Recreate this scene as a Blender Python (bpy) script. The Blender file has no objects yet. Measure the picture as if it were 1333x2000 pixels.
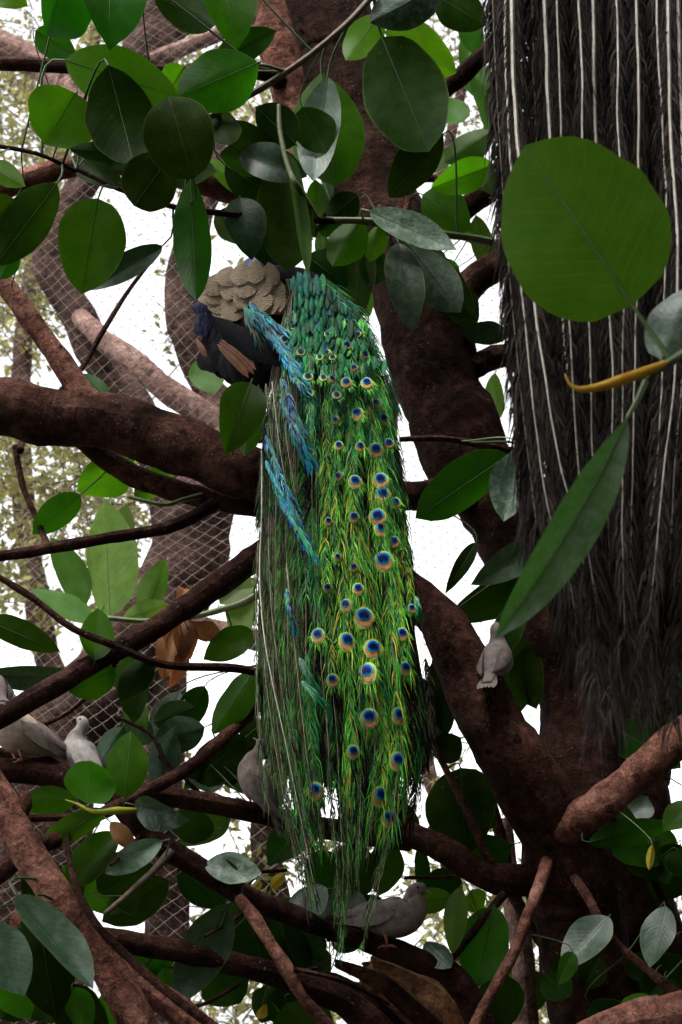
import bpy, math, random
import numpy as np
from mathutils import Vector, noise, Matrix

random.seed(7)
scene = bpy.context.scene
COL = scene.collection

# ------------------------------------------------------------------ camera
PITCH = math.radians(22.0)
CAMZ = 1.6
LENS = 52.0
F = LENS / 36.0 * 2000.0            # focal length in photograph pixels (long side 2000 px = 36 mm)
cam_data = bpy.data.cameras.new("camera")
cam_data.lens = LENS
cam_data.sensor_width = 36.0
cam_data.sensor_height = 36.0
cam_data.sensor_fit = 'VERTICAL'
cam_data.clip_end = 3000
cam_data.clip_start = 0.05
cam_data.dof.use_dof = True
cam_data.dof.focus_distance = 3.72
cam_data.dof.aperture_fstop = 5.6
cam = bpy.data.objects.new("camera", cam_data)
COL.objects.link(cam)
cam.location = (0, 0, CAMZ)
cam.rotation_euler = (math.pi / 2 + PITCH, 0, 0)
scene.camera = cam

# ------------------------------------------------------------------ sky, sun, exposure
SUN_EL, SUN_AZ = math.radians(58), math.radians(215)   # azimuth clockwise from +Y: behind the camera, to the left
world = bpy.data.worlds.new("World")
scene.world = world
world.use_nodes = True
wn = world.node_tree
wn.nodes.clear()
sky = wn.nodes.new('ShaderNodeTexSky')
sky.sky_type = 'NISHITA'
sky.sun_disc = False
sky.sun_elevation = SUN_EL
sky.sun_rotation = SUN_AZ
sky.air_density = 1.0
sky.dust_density = 4.0
sky.ozone_density = 1.0
hs = wn.nodes.new('ShaderNodeHueSaturation')
hs.inputs['Saturation'].default_value = 0.06
bg = wn.nodes.new('ShaderNodeBackground')
bg.inputs['Strength'].default_value = 0.15
wo = wn.nodes.new('ShaderNodeOutputWorld')
wn.links.new(sky.outputs[0], hs.inputs['Color'])
wn.links.new(hs.outputs[0], bg.inputs['Color'])
wn.links.new(bg.outputs[0], wo.inputs['Surface'])
sun_data = bpy.data.lights.new("sun", 'SUN')
sun_data.energy = 0.5
sun_data.angle = math.radians(18)
sun_data.color = (1.0, 0.95, 0.88)
sun = bpy.data.objects.new("sun", sun_data)
COL.objects.link(sun)
sd = Vector((math.sin(SUN_AZ) * math.cos(SUN_EL), math.cos(SUN_AZ) * math.cos(SUN_EL), math.sin(SUN_EL)))
sun.rotation_euler = sd.to_track_quat('Z', 'Y').to_euler()
sun.location = sd * 30
scene.view_settings.view_transform = 'Standard'
scene.view_settings.look = 'None'
scene.view_settings.gamma = 1.0
scene.view_settings.use_curve_mapping = False
scene.view_settings.exposure = 1.92
scene.render.engine = 'CYCLES'
scene.cycles.max_bounces = 8
scene.cycles.transmission_bounces = 6
scene.cycles.use_denoising = True

# ------------------------------------------------------------------ helpers
UPV = Vector((0, -math.sin(PITCH), math.cos(PITCH)))
FWD = Vector((0, math.cos(PITCH), math.sin(PITCH)))
CAMP = Vector((0, 0, CAMZ))


def ray(px, py):
    return Vector((1, 0, 0)) * ((px - 666.5) / F) + UPV * ((1000 - py) / F) + FWD


def P(px, py, Y):
    """photo pixel + the vertical plane y = Y it stands in -> point"""
    d = ray(px, py)
    return CAMP + d * (Y / d.y)


def S(px, py, Y):
    """metres for one photo pixel there"""
    return Y / ray(px, py).y / F


class MB:
    def __init__(self):
        self.v, self.f, self.m, self.uv = [], [], [], []

    def add(self, vs, fs, mat=0, uvs=None):
        o = len(self.v)
        self.v.extend(vs)
        for f in fs:
            self.f.append(tuple(i + o for i in f))
            self.m.append(mat)
            if uvs is None:
                self.uv.extend([(0.5, 0.5)] * len(f))
            else:
                self.uv.extend([uvs[i] for i in f])

    def build(self, name, mats, parent=None, loc=None, smooth=True):
        loc = Vector(loc) if loc is not None else Vector((0, 0, 0))
        me = bpy.data.meshes.new(name)
        me.from_pydata([tuple(Vector(p) - loc) for p in self.v], [], self.f)
        if not isinstance(mats, (list, tuple)):
            mats = [mats]
        for m in mats:
            me.materials.append(m)
        me.polygons.foreach_set('material_index', self.m)
        if smooth:
            me.polygons.foreach_set('use_smooth', [True] * len(self.f))
        uvl = me.uv_layers.new(name='UVMap')
        uvl.data.foreach_set('uv', np.array(self.uv, dtype=np.float32).ravel())
        me.update()
        o = bpy.data.objects.new(name, me)
        COL.objects.link(o)
        put(o, parent, loc)
        return o


WLOC = {}


def put(o, parent, loc):
    WLOC[o.name] = Vector(loc)
    if parent is not None:
        o.parent = parent
        o.location = Vector(loc) - WLOC[parent.name]
    else:
        o.location = loc


def thing(name, label, cat, loc, group=None):
    o = bpy.data.objects.new(name, None)
    COL.objects.link(o)
    o.empty_display_size = 0.1
    put(o, None, loc)
    return tag(o, label, cat, group)


def tag(o, label, cat, group=None, kind=None):
    if label:
        o['label'] = label
    if cat:
        o['category'] = cat
    if group:
        o['group'] = group
    if kind:
        o['kind'] = kind
    return o


def catmull(pts, step):
    """pts: list of (Vector, radius). Resample smoothly."""
    out = []
    n = len(pts)
    for i in range(n - 1):
        p0 = pts[max(i - 1, 0)]
        p1, p2 = pts[i], pts[i + 1]
        p3 = pts[min(i + 2, n - 1)]
        k = max(1, int((p2[0] - p1[0]).length / step))
        for j in range(k):
            t = j / k
            t2, t3 = t * t, t * t * t
            q = 0.5 * ((2 * p1[0]) + (p2[0] - p0[0]) * t + (2 * p0[0] - 5 * p1[0] + 4 * p2[0] - p3[0]) * t2
                       + (3 * p1[0] - p0[0] - 3 * p2[0] + p3[0]) * t3)
            out.append((q, p1[1] + (p2[1] - p1[1]) * t))
    out.append(pts[-1])
    return out


def tube(mb, path, sides=8, mat=0, bump=0.0, freq=20.0, cap=True, flat=None):
    """path: list of (Vector, radius); flat: optional (side vector, ratio) for elliptic sections"""
    n = len(path)
    vs, uvs, fs = [], [], []
    t0 = (path[1][0] - path[0][0]).normalized()
    ref = Vector((0, 0, 1)) if abs(t0.z) < 0.9 else Vector((1, 0, 0))
    side = t0.cross(ref).normalized()
    acc = 0.0
    for i, (p, r) in enumerate(path):
        a = path[max(i - 1, 0)][0]
        b = path[min(i + 1, n - 1)][0]
        t = (b - a)
        if t.length < 1e-9:
            t = t0
        t = t.normalized()
        side = (side - t * side.dot(t))
        if side.length < 1e-6:
            side = t.orthogonal()
        side.normalize()
        up = t.cross(side)
        if i:
            acc += (p - path[i - 1][0]).length
        for k in range(sides + 1):
            an = 2 * math.pi * (k % sides) / sides
            d = side * math.cos(an) + up * math.sin(an)
            rr = r
            if bump:
                q = p + d * r
                rr = r * (1 + bump * noise.noise(q * freq) + bump * 0.5 * noise.noise(q * freq * 2.7 + Vector((3, 1, 7))))
            vs.append(p + d * rr)
            uvs.append((k / sides, acc))
    w = sides + 1
    for i in range(n - 1):
        for k in range(sides):
            fs.append((i * w + k, i * w + k + 1, (i + 1) * w + k + 1, (i + 1) * w + k))
    if cap:
        fs.append(tuple(range(sides - 1, -1, -1)))
        fs.append(tuple((n - 1) * w + k for k in range(sides)))
    mb.add(vs, fs, mat, uvs)


def loft(mb, secs, side, sides=18, mat_of=None, bump=0, freq=30):
    """secs: list of (centre, r_side, r_up); one continuous body surface"""
    n = len(secs)
    vs, uvs = [], []
    for i, (p, rs, ru) in enumerate(secs):
        t = (secs[min(i + 1, n - 1)][0] - secs[max(i - 1, 0)][0]).normalized()
        s = (side - t * side.dot(t)).normalized()
        up = t.cross(s)
        for k in range(sides):
            an = 2 * math.pi * k / sides
            q = p + s * (math.cos(an) * rs) + up * (math.sin(an) * ru)
            if bump:
                q += (q - p).normalized() * bump * noise.noise(q * freq)
            vs.append(q)
            uvs.append((k / sides, i / (n - 1)))
    base = len(mb.v)
    for i in range(n - 1):
        fs = []
        for k in range(sides):
            k2 = (k + 1) % sides
            fs.append((i * sides + k, i * sides + k2, (i + 1) * sides + k2, (i + 1) * sides + k))
        mi = mat_of(i) if mat_of else 0
        for f in fs:
            mb.f.append(tuple(base + x for x in f))
            mb.m.append(mi)
            mb.uv.extend([uvs[x] for x in f])
    mb.v.extend(vs)
    for r, rev in ((0, True), (n - 1, False)):
        ring = [base + r * sides + k for k in range(sides)]
        if rev:
            ring.reverse()
        mb.f.append(tuple(ring))
        mb.m.append(mat_of(min(r, n - 2)) if mat_of else 0)
        mb.uv.extend([(0.5, r / (n - 1))] * sides)


def sm_loft(secs, sub=4):
    """smooth a list of sections (centre, a, b)"""
    n = len(secs)
    out = []
    for i in range(n - 1):
        s0, s1, s2, s3 = secs[max(i - 1, 0)], secs[i], secs[i + 1], secs[min(i + 2, n - 1)]
        for j in range(sub):
            t = j / sub

            def cr(a, b, c, d):
                return 0.5 * (2 * b + (c - a) * t + (2 * a - 5 * b + 4 * c - d) * t * t + (3 * b - a - 3 * c + d) * t ** 3)
            out.append((cr(s0[0], s1[0], s2[0], s3[0]), max(cr(s0[1], s1[1], s2[1], s3[1]), 1e-4),
                        max(cr(s0[2], s1[2], s2[2], s3[2]), 1e-4)))
    out.append(secs[-1])
    return out


def profile(t, p, q):
    return max(0.0, math.sin(math.pi * min(max(t, 0), 1) ** p)) ** q


def blade(mb, B, T, hw, facing, roll=0.0, fold=0.1, bow=0.05, p=0.85, q=0.7, n=12, m=3, mat=0, wave=0.04, seed=0,
          rib=None, ribw=0.012, bend=0.0, tip=True, twist=0.0):
    """a leaf / feather blade from B to T. facing = direction it turns its face to"""
    A = T - B
    L = A.length
    a = A / L
    side = a.cross(facing)
    if side.length < 1e-4:
        side = a.orthogonal()
    side.normalize()
    nn = side.cross(a).normalized()
    rnd = random.Random(seed)
    ph = rnd.uniform(0, 6.28)
    vs, uvs, fs, ctr = [], [], [], []
    for i in range(n + 1):
        t = i / n
        ang = roll + twist * (t - 0.3)
        s_ = side * math.cos(ang) + nn * math.sin(ang)
        n_ = nn * math.cos(ang) - side * math.sin(ang)
        w = hw * profile(t, p, q) if 0 < i < n else hw * 0.02
        if tip and t > 0.9:
            w *= 1 - 4 * (t - 0.9)
        c = B + a * (L * t) + nn * (bow * L * 4 * t * (1 - t)) + side * (bend * L * 4 * t * (1 - t))
        ctr.append((c, n_))
        for j in range(-m, m + 1):
            s = j / m
            z = fold * abs(s) * w + wave * w * math.sin(7 * t + ph + (2.1 if s > 0 else 0)) * s * s
            w2 = w * (1 + 0.05 * noise.noise(Vector((t * 6 + seed, 3.0 * (1 if s > 0 else -1), seed * 0.37))))
            vs.append(c + s_ * (s * w2) + n_ * z)
            uvs.append((0.5 + s * 0.5, t))
    W = 2 * m + 1
    for i in range(n):
        for j in range(W - 1):
            fs.append((i * W + j, i * W + j + 1, (i + 1) * W + j + 1, (i + 1) * W + j))
    mb.add(vs, fs, mat, uvs)
    if rib is not None:
        tube(mb, [(c, max(0.0004, L * ribw * (1 - 0.85 * i / n))) for i, (c, _) in enumerate(ctr)], 4, rib, cap=False)
    return a, side, nn


# ------------------------------------------------------------------ materials
def new_mat(name):
    m = bpy.data.materials.new(name)
    m.use_nodes = True
    nt = m.node_tree
    nt.nodes.clear()
    out = nt.nodes.new('ShaderNodeOutputMaterial')
    bsdf = nt.nodes.new('ShaderNodeBsdfPrincipled')
    nt.links.new(bsdf.outputs[0], out.inputs['Surface'])
    return m, nt, bsdf, out


def N(nt, kind, **kw):
    n = nt.nodes.new(kind)
    for k, v in kw.items():
        if k in n.inputs:
            n.inputs[k].default_value = v
        else:
            setattr(n, k, v)
    return n


def ramp(nt, src, stops):
    r = nt.nodes.new('ShaderNodeValToRGB')
    el = r.color_ramp.elements
    while len(el) < len(stops):
        el.new(0.5)
    for e, (pos, c) in zip(el, stops):
        e.position = pos
        e.color = (*c, 1)
    nt.links.new(src, r.inputs[0])
    return r.outputs[0]


def mixc(nt, fac, a, b, mode='MIX'):
    m = nt.nodes.new('ShaderNodeMix')
    m.data_type = 'RGBA'
    m.blend_type = mode
    for sock, v in ((m.inputs['Factor'], fac), (m.inputs['A'], a), (m.inputs['B'], b)):
        pass
    ins = {'f': m.inputs[0], 'a': m.inputs[6], 'b': m.inputs[7]}
    for k, v in (('f', fac), ('a', a), ('b', b)):
        if hasattr(v, 'links') or isinstance(v, bpy.types.NodeSocket):
            nt.links.new(v, ins[k])
        elif k == 'f':
            ins[k].default_value = v
        else:
            ins[k].default_value = (*v, 1)
    return m.outputs[2]


def math_n(nt, op, a, b=None):
    n = nt.nodes.new('ShaderNodeMath')
    n.operation = op
    for i, v in enumerate((a, b)):
        if v is None:
            continue
        if isinstance(v, bpy.types.NodeSocket):
            nt.links.new(v, n.inputs[i])
        else:
            n.inputs[i].default_value = v
    return n.outputs[0]


def bump(nt, bsdf, h, strength, dist):
    b = nt.nodes.new('ShaderNodeBump')
    b.inputs['Strength'].default_value = strength
    b.inputs['Distance'].default_value = dist
    nt.links.new(h, b.inputs['Height'])
    nt.links.new(b.outputs[0], bsdf.inputs['Normal'])


def mat_bark(name, dark, mid, light, scale=1.0, rough=0.85, ring=0.15):
    m, nt, bsdf, out = new_mat(name)
    geo = N(nt, 'ShaderNodeNewGeometry')
    uv = N(nt, 'ShaderNodeUVMap')
    sep = N(nt, 'ShaderNodeSeparateXYZ')
    nt.links.new(uv.outputs[0], sep.inputs[0])
    n1 = N(nt, 'ShaderNodeTexNoise', Scale=9.0 * scale, Detail=8.0, Roughness=0.62)
    nt.links.new(geo.outputs['Position'], n1.inputs['Vector'])
    base = ramp(nt, n1.outputs[0], [(0.3, dark), (0.5, mid), (0.72, light)])
    # lenticel rows and growth rings across the branch
    cmb = N(nt, 'ShaderNodeCombineXYZ')
    nt.links.new(math_n(nt, 'MULTIPLY', sep.outputs[0], 3.0), cmb.inputs[0])
    nt.links.new(math_n(nt, 'MULTIPLY', sep.outputs[1], 90.0 * scale), cmb.inputs[1])
    n2 = N(nt, 'ShaderNodeTexNoise', Scale=1.0, Detail=5.0, Roughness=0.6)
    nt.links.new(cmb.outputs[0], n2.inputs['Vector'])
    col = mixc(nt, 0.3, base, ramp(nt, n2.outputs[0], [(0.35, (0.35, 0.33, 0.33)), (0.6, (1, 1, 1)), (0.75, (1.5, 1.4, 1.35))]), 'MULTIPLY')
    n3 = N(nt, 'ShaderNodeTexNoise', Scale=38.0 * scale, Detail=6.0, Roughness=0.7)
    nt.links.new(geo.outputs['Position'], n3.inputs['Vector'])
    col = mixc(nt, 0.5, col, ramp(nt, n3.outputs[0], [(0.38, (0.12, 0.1, 0.1)), (0.5, (1.0, 0.97, 0.95)), (0.66, (2.3, 2.2, 2.1))]), 'MULTIPLY')
    n7 = N(nt, 'ShaderNodeTexNoise', Scale=150.0 * scale, Detail=4.0, Roughness=0.7)
    nt.links.new(geo.outputs['Position'], n7.inputs['Vector'])
    col = mixc(nt, 0.6, col, ramp(nt, n7.outputs[0], [(0.36, (0.4, 0.38, 0.37)), (0.5, (1.0, 1.0, 1.0)), (0.68, (1.7, 1.65, 1.6))]), 'MULTIPLY')
    # dark scars and old leaf marks
    v2 = N(nt, 'ShaderNodeTexVoronoi', Scale=11.0 * scale)
    nt.links.new(geo.outputs['Position'], v2.inputs['Vector'])
    sc = math_n(nt, 'LESS_THAN', math_n(nt, 'ADD', v2.outputs['Distance'], math_n(nt, 'MULTIPLY', n3.outputs[0], 0.25)), 0.27)
    col = mixc(nt, math_n(nt, 'MULTIPLY', sc, 0.75), col, tuple(c * 0.35 for c in dark))
    # pale lichen freckles
    vo = N(nt, 'ShaderNodeTexVoronoi', Scale=70.0 * scale)
    nt.links.new(geo.outputs['Position'], vo.inputs['Vector'])
    n4 = N(nt, 'ShaderNodeTexNoise', Scale=14.0 * scale, Detail=3.0)
    nt.links.new(geo.outputs['Position'], n4.inputs['Vector'])
    sp = math_n(nt, 'MULTIPLY', math_n(nt, 'LESS_THAN', vo.outputs['Distance'], 0.22), math_n(nt, 'GREATER_THAN', n4.outputs[0], 0.57))
    col = mixc(nt, math_n(nt, 'MULTIPLY', sp, 0.16), col, (0.42, 0.36, 0.33))
    n8 = N(nt, 'ShaderNodeTexNoise', Scale=6.0 * scale, Detail=7.0, Roughness=0.75)
    nt.links.new(geo.outputs['Position'], n8.inputs['Vector'])
    col = mixc(nt, math_n(nt, 'MULTIPLY', ramp(nt, n8.outputs[0], [(0.56, (0, 0, 0)), (0.66, (1, 1, 1))]), 0.4), col, tuple(c * 1.5 + 0.02 for c in light))
    nt.links.new(col, bsdf.inputs['Base Color'])
    bsdf.inputs['Roughness'].default_value = rough
    bsdf.inputs['Specular IOR Level'].default_value = 0.06
    h = math_n(nt, 'ADD', math_n(nt, 'MULTIPLY', n2.outputs[0], ring), math_n(nt, 'ADD', n3.outputs[0], math_n(nt, 'MULTIPLY', n1.outputs[0], 1.5)))
    h = math_n(nt, 'ADD', h, math_n(nt, 'MULTIPLY', n7.outputs[0], 0.35))
    bump(nt, bsdf, h, 1.0, 0.018 / scale)
    return m


def mat_leaf(name, dark, light, rough=0.45, transl=0.35, tcol=(0.1, 0.3, 0.01), vein=0.35, spec=0.4, coat=0.0, blotch=0.0):
    m, nt, bsdf, out = new_mat(name)
    uv = N(nt, 'ShaderNodeUVMap')
    sep = N(nt, 'ShaderNodeSeparateXYZ')
    nt.links.new(uv.outputs[0], sep.inputs[0])
    oi = N(nt, 'ShaderNodeObjectInfo')
    geo = N(nt, 'ShaderNodeNewGeometry')
    n1 = N(nt, 'ShaderNodeTexNoise', Scale=22.0, Detail=5.0, Roughness=0.6)
    nt.links.new(geo.outputs['Position'], n1.inputs['Vector'])
    base = ramp(nt, n1.outputs[0], [(0.32, dark), (0.68, light)])
    # side veins: lines slanting up from the midrib
    au = math_n(nt, 'ABSOLUTE', math_n(nt, 'SUBTRACT', sep.outputs[0], 0.5))
    ph = math_n(nt, 'SUBTRACT', math_n(nt, 'MULTIPLY', sep.outputs[1], 13.0), math_n(nt, 'MULTIPLY', au, 7.0))
    fr = math_n(nt, 'ABSOLUTE', math_n(nt, 'SUBTRACT', math_n(nt, 'FRACT', ph), 0.5))
    line = ramp(nt, fr, [(0.0, (1, 1, 1)), (0.16, (0, 0, 0))])
    col = mixc(nt, math_n(nt, 'MULTIPLY', line, vein * 0.3), base, tuple(min(1, c * 2.0 + 0.01) for c in light))
    hsv = N(nt, 'ShaderNodeHueSaturation')
    nt.links.new(math_n(nt, 'ADD', math_n(nt, 'MULTIPLY', oi.outputs['Random'], 0.05), 0.455), hsv.inputs['Hue'])
    rv = math_n(nt, 'FRACT', math_n(nt, 'MULTIPLY', oi.outputs['Random'], 17.3))
    nt.links.new(math_n(nt, 'ADD', math_n(nt, 'MULTIPLY', rv, 0.7), 0.65), hsv.inputs['Value'])
    nt.links.new(col, hsv.inputs['Color'])
    c2 = hsv.outputs[0]
    # small brown blemishes
    n5 = N(nt, 'ShaderNodeTexNoise', Scale=70.0, Detail=2.0)
    nt.links.new(geo.outputs['Position'], n5.inputs['Vector'])
    c2 = mixc(nt, math_n(nt, 'MULTIPLY', math_n(nt, 'GREATER_THAN', n5.outputs[0], 0.73), 0.7), c2, (0.10, 0.07, 0.02))
    if blotch:
        n6 = N(nt, 'ShaderNodeTexNoise', Scale=34.0, Detail=4.0, Roughness=0.7, Distortion=0.6)
        nt.links.new(geo.outputs['Position'], n6.inputs['Vector'])
        c2 = mixc(nt, math_n(nt, 'MULTIPLY', ramp(nt, n6.outputs[0], [(0.45, (0, 0, 0)), (0.62, (1, 1, 1))]), blotch), c2, (0.36, 0.44, 0.40))
    rimf = ramp(nt, math_n(nt, 'ADD', au, math_n(nt, 'MULTIPLY', n5.outputs[0], 0.02)), [(0.485, (0, 0, 0)), (0.505, (1, 1, 1))])
    c2 = mixc(nt, math_n(nt, 'MULTIPLY', rimf, 0.5), c2, (0.10, 0.12, 0.015))
    nt.links.new(c2, bsdf.inputs['Base Color'])
    bsdf.inputs['Roughness'].default_value = rough
    bsdf.inputs['Specular IOR Level'].default_value = spec
    bsdf.inputs['Coat Weight'].default_value = coat
    bsdf.inputs['Coat Roughness'].default_value = 0.25
    bump(nt, bsdf, math_n(nt, 'ADD', math_n(nt, 'MULTIPLY', line, -0.2), math_n(nt, 'MULTIPLY', n1.outputs[0], 1.2)), 0.35, 0.003)
    if transl > 0:
        tr = N(nt, 'ShaderNodeBsdfTranslucent')
        tc = mixc(nt, math_n(nt, 'MULTIPLY', line, 0.10), mixc(nt, n1.outputs[0], tuple(c * 0.75 for c in tcol), tuple(c * 1.25 for c in tcol)), tuple(min(1, c * 1.6) for c in tcol))
        h2 = N(nt, 'ShaderNodeHueSaturation')
        nt.links.new(math_n(nt, 'ADD', math_n(nt, 'MULTIPLY', oi.outputs['Random'], 0.04), 0.465), h2.inputs['Hue'])
        nt.links.new(math_n(nt, 'ADD', math_n(nt, 'MULTIPLY', rv, 0.8), 0.6), h2.inputs['Value'])
        nt.links.new(tc, h2.inputs['Color'])
        nt.links.new(h2.outputs[0], tr.inputs['Color'])
        mx = N(nt, 'ShaderNodeMixShader')
        mx.inputs[0].default_value = transl
        nt.links.new(bsdf.outputs[0], mx.inputs[1])
        nt.links.new(tr.outputs[0], mx.inputs[2])
        nt.links.new(mx.outputs[0], out.inputs['Surface'])
    return m


def mat_plain(name, c1, c2, scale=30, rough=0.6, spec=0.4, metallic=0.0, stretch=None, bmp=0.0, transl=0.0, vary=0.4):
    m, nt, bsdf, out = new_mat(name)
    geo = N(nt, 'ShaderNodeNewGeometry')
    n1 = N(nt, 'ShaderNodeTexNoise', Scale=float(scale), Detail=5.0, Roughness=0.65)
    nt.links.new(geo.outputs['Position'], n1.inputs['Vector'])
    oi = N(nt, 'ShaderNodeObjectInfo')
    col = ramp(nt, n1.outputs[0], [(0.33, c1), (0.67, c2)])
    hsv = N(nt, 'ShaderNodeHueSaturation')
    nt.links.new(math_n(nt, 'ADD', math_n(nt, 'MULTIPLY', oi.outputs['Random'], vary), 1 - vary / 2), hsv.inputs['Value'])
    nt.links.new(col, hsv.inputs['Color'])
    nt.links.new(hsv.outputs[0], bsdf.inputs['Base Color'])
    bsdf.inputs['Roughness'].default_value = rough
    bsdf.inputs['Specular IOR Level'].default_value = spec
    bsdf.inputs['Metallic'].default_value = metallic
    if bmp:
        bump(nt, bsdf, n1.outputs[0], bmp, 0.004)
    if transl:
        tr = N(nt, 'ShaderNodeBsdfTranslucent')
        nt.links.new(hsv.outputs[0], tr.inputs['Color'])
        mx = N(nt, 'ShaderNodeMixShader')
        mx.inputs[0].default_value = transl
        nt.links.new(bsdf.outputs[0], mx.inputs[1])
        nt.links.new(tr.outputs[0], mx.inputs[2])
        nt.links.new(mx.outputs[0], out.inputs['Surface'])
    return m


def mat_barred(name, base, bar, freq=13.0):
    """buff feather with fine wavy dark bars across it (feather uv)"""
    m, nt, bsdf, out = new_mat(name)
    uv = N(nt, 'ShaderNodeUVMap')
    sep = N(nt, 'ShaderNodeSeparateXYZ')
    nt.links.new(uv.outputs[0], sep.inputs[0])
    geo = N(nt, 'ShaderNodeNewGeometry')
    n1 = N(nt, 'ShaderNodeTexNoise', Scale=90.0, Detail=3.0)
    nt.links.new(geo.outputs['Position'], n1.inputs['Vector'])
    au = math_n(nt, 'ABSOLUTE', math_n(nt, 'SUBTRACT', sep.outputs[0], 0.5))
    ph = math_n(nt, 'ADD', math_n(nt, 'SUBTRACT', math_n(nt, 'MULTIPLY', sep.outputs[1], freq), math_n(nt, 'MULTIPLY', au, 3.0)),
                math_n(nt, 'MULTIPLY', n1.outputs[0], 2.6))
    s = math_n(nt, 'SINE', math_n(nt, 'MULTIPLY', ph, 6.283))
    fac = ramp(nt, s, [(0.45, (0, 0, 0)), (0.85, (1, 1, 1))])
    col = mixc(nt, fac, base, bar)
    nt.links.new(col, bsdf.inputs['Base Color'])
    bsdf.inputs['Roughness'].default_value = 0.7
    bump(nt, bsdf, s, 0.25, 0.002)
    return m


M = {}
M['bark'] = mat_bark('bark_red_brown', (0.012, 0.0055, 0.004), (0.054, 0.023, 0.0155), (0.135, 0.064, 0.046))
M['bark_dark'] = mat_bark('bark_dark_brown', (0.008, 0.0035, 0.0028), (0.03, 0.0125, 0.009), (0.075, 0.034, 0.024))
M['bark_pink'] = mat_bark('bark_pink_brown', (0.06, 0.024, 0.017), (0.18, 0.078, 0.056), (0.35, 0.178, 0.135))
M['bark_trunk'] = mat_bark('bark_trunk', (0.008, 0.0035, 0.0025), (0.030, 0.013, 0.009), (0.075, 0.036, 0.025), 0.9)
M['bark_far'] = mat_bark('bark_grey_brown', (0.022, 0.013, 0.011), (0.062, 0.037, 0.03), (0.12, 0.075, 0.062), 0.6)
M['bark_far_pink'] = mat_bark('bark_pale_pink', (0.12, 0.07, 0.06), (0.23, 0.14, 0.12), (0.33, 0.22, 0.19), 0.6)
M['wood_torn'] = mat_bark('torn_wood', (0.2, 0.085, 0.04), (0.45, 0.21, 0.10), (0.62, 0.34, 0.19), 1.2)
M['twig'] = mat_plain('twig_bark', (0.05, 0.035, 0.025), (0.12, 0.085, 0.055), 60, 0.8)
M['twig_green'] = mat_plain('twig_green', (0.05, 0.07, 0.025), (0.12, 0.14, 0.05), 60, 0.6)
M['twig_far'] = mat_plain('far_twig', (0.06, 0.05, 0.045), (0.14, 0.11, 0.1), 20, 0.9)
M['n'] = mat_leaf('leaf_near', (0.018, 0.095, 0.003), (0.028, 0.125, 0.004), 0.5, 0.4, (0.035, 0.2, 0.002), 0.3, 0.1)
M['v'] = mat_leaf('leaf_pale_sheen', (0.045, 0.10, 0.03), (0.09, 0.16, 0.06), 0.38, 0.2, (0.06, 0.2, 0.02), 0.2, 0.5, 0.2, 0.25)  # pale sheen along the long leaf is put into the colour
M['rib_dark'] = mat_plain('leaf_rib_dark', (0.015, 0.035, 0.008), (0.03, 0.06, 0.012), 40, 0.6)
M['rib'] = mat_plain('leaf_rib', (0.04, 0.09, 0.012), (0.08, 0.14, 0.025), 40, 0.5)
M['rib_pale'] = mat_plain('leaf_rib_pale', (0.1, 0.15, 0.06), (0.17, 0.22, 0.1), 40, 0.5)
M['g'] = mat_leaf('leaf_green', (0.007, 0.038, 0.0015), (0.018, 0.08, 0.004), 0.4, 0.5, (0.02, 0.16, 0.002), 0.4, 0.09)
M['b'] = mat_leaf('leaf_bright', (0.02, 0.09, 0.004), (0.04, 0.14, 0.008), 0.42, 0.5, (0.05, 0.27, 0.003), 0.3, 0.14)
M['d'] = mat_leaf('leaf_shaded', (0.003, 0.015, 0.001), (0.008, 0.032, 0.003), 0.45, 0.25, (0.015, 0.06, 0.002), 0.3, 0.02)  # shade from overlapping leaves is put into this darker, duller green
M['w'] = mat_leaf('leaf_sky_sheen', (0.025, 0.06, 0.032), (0.06, 0.105, 0.07), 0.36, 0.08, (0.03, 0.12, 0.02), 0.4, 0.45, 0.1, 0.35)  # sky reflection on the blade is painted in as grey green
M['s'] = mat_leaf('leaf_sheen', (0.010, 0.028, 0.012), (0.022, 0.05, 0.024), 0.42, 0.1, (0.03, 0.12, 0.02), 0.3, 0.3, 0.0, 0.08)  # greyish sky sheen mixed into a darker leaf colour
M['y'] = mat_leaf('leaf_yellow', (0.25, 0.22, 0.01), (0.45, 0.4, 0.03), 0.5, 0.4, (0.5, 0.45, 0.02))
M['x'] = mat_leaf('leaf_dead', (0.13, 0.05, 0.02), (0.36, 0.17, 0.07), 0.7, 0.25, (0.45, 0.18, 0.05), 0.5)
M['f'] = mat_leaf('leaf_pale', (0.04, 0.10, 0.018), (0.08, 0.17, 0.035), 0.5, 0.4, (0.08, 0.24, 0.02), 0.3, 0.2)
M['bud'] = mat_plain('yellow_bud', (0.5, 0.2, 0.01), (0.65, 0.42, 0.02), 25, 0.4, transl=0.2)
M['far_leaf'] = mat_plain('far_leaf', (0.11, 0.12, 0.025), (0.34, 0.31, 0.09), 1.7, 0.6, transl=0.4)
M['far_leaf_y'] = mat_plain('far_leaf_yellow', (0.4, 0.33, 0.02), (0.55, 0.48, 0.06), 4, 0.6, transl=0.4)
M['net'] = mat_plain('net_cord', (0.2, 0.155, 0.135), (0.32, 0.255, 0.225), 12, 0.9, 0.1)
M['crown'] = mat_plain('shade_crown_leaf', (0.012, 0.03, 0.008), (0.03, 0.07, 0.015), 3, 0.5, transl=0.12)  # for the unseen leaf shell that shades the scene
M['soil'] = mat_plain('soil', (0.02, 0.016, 0.011), (0.05, 0.038, 0.028), 1.5, 0.95, bmp=0.6)

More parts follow.
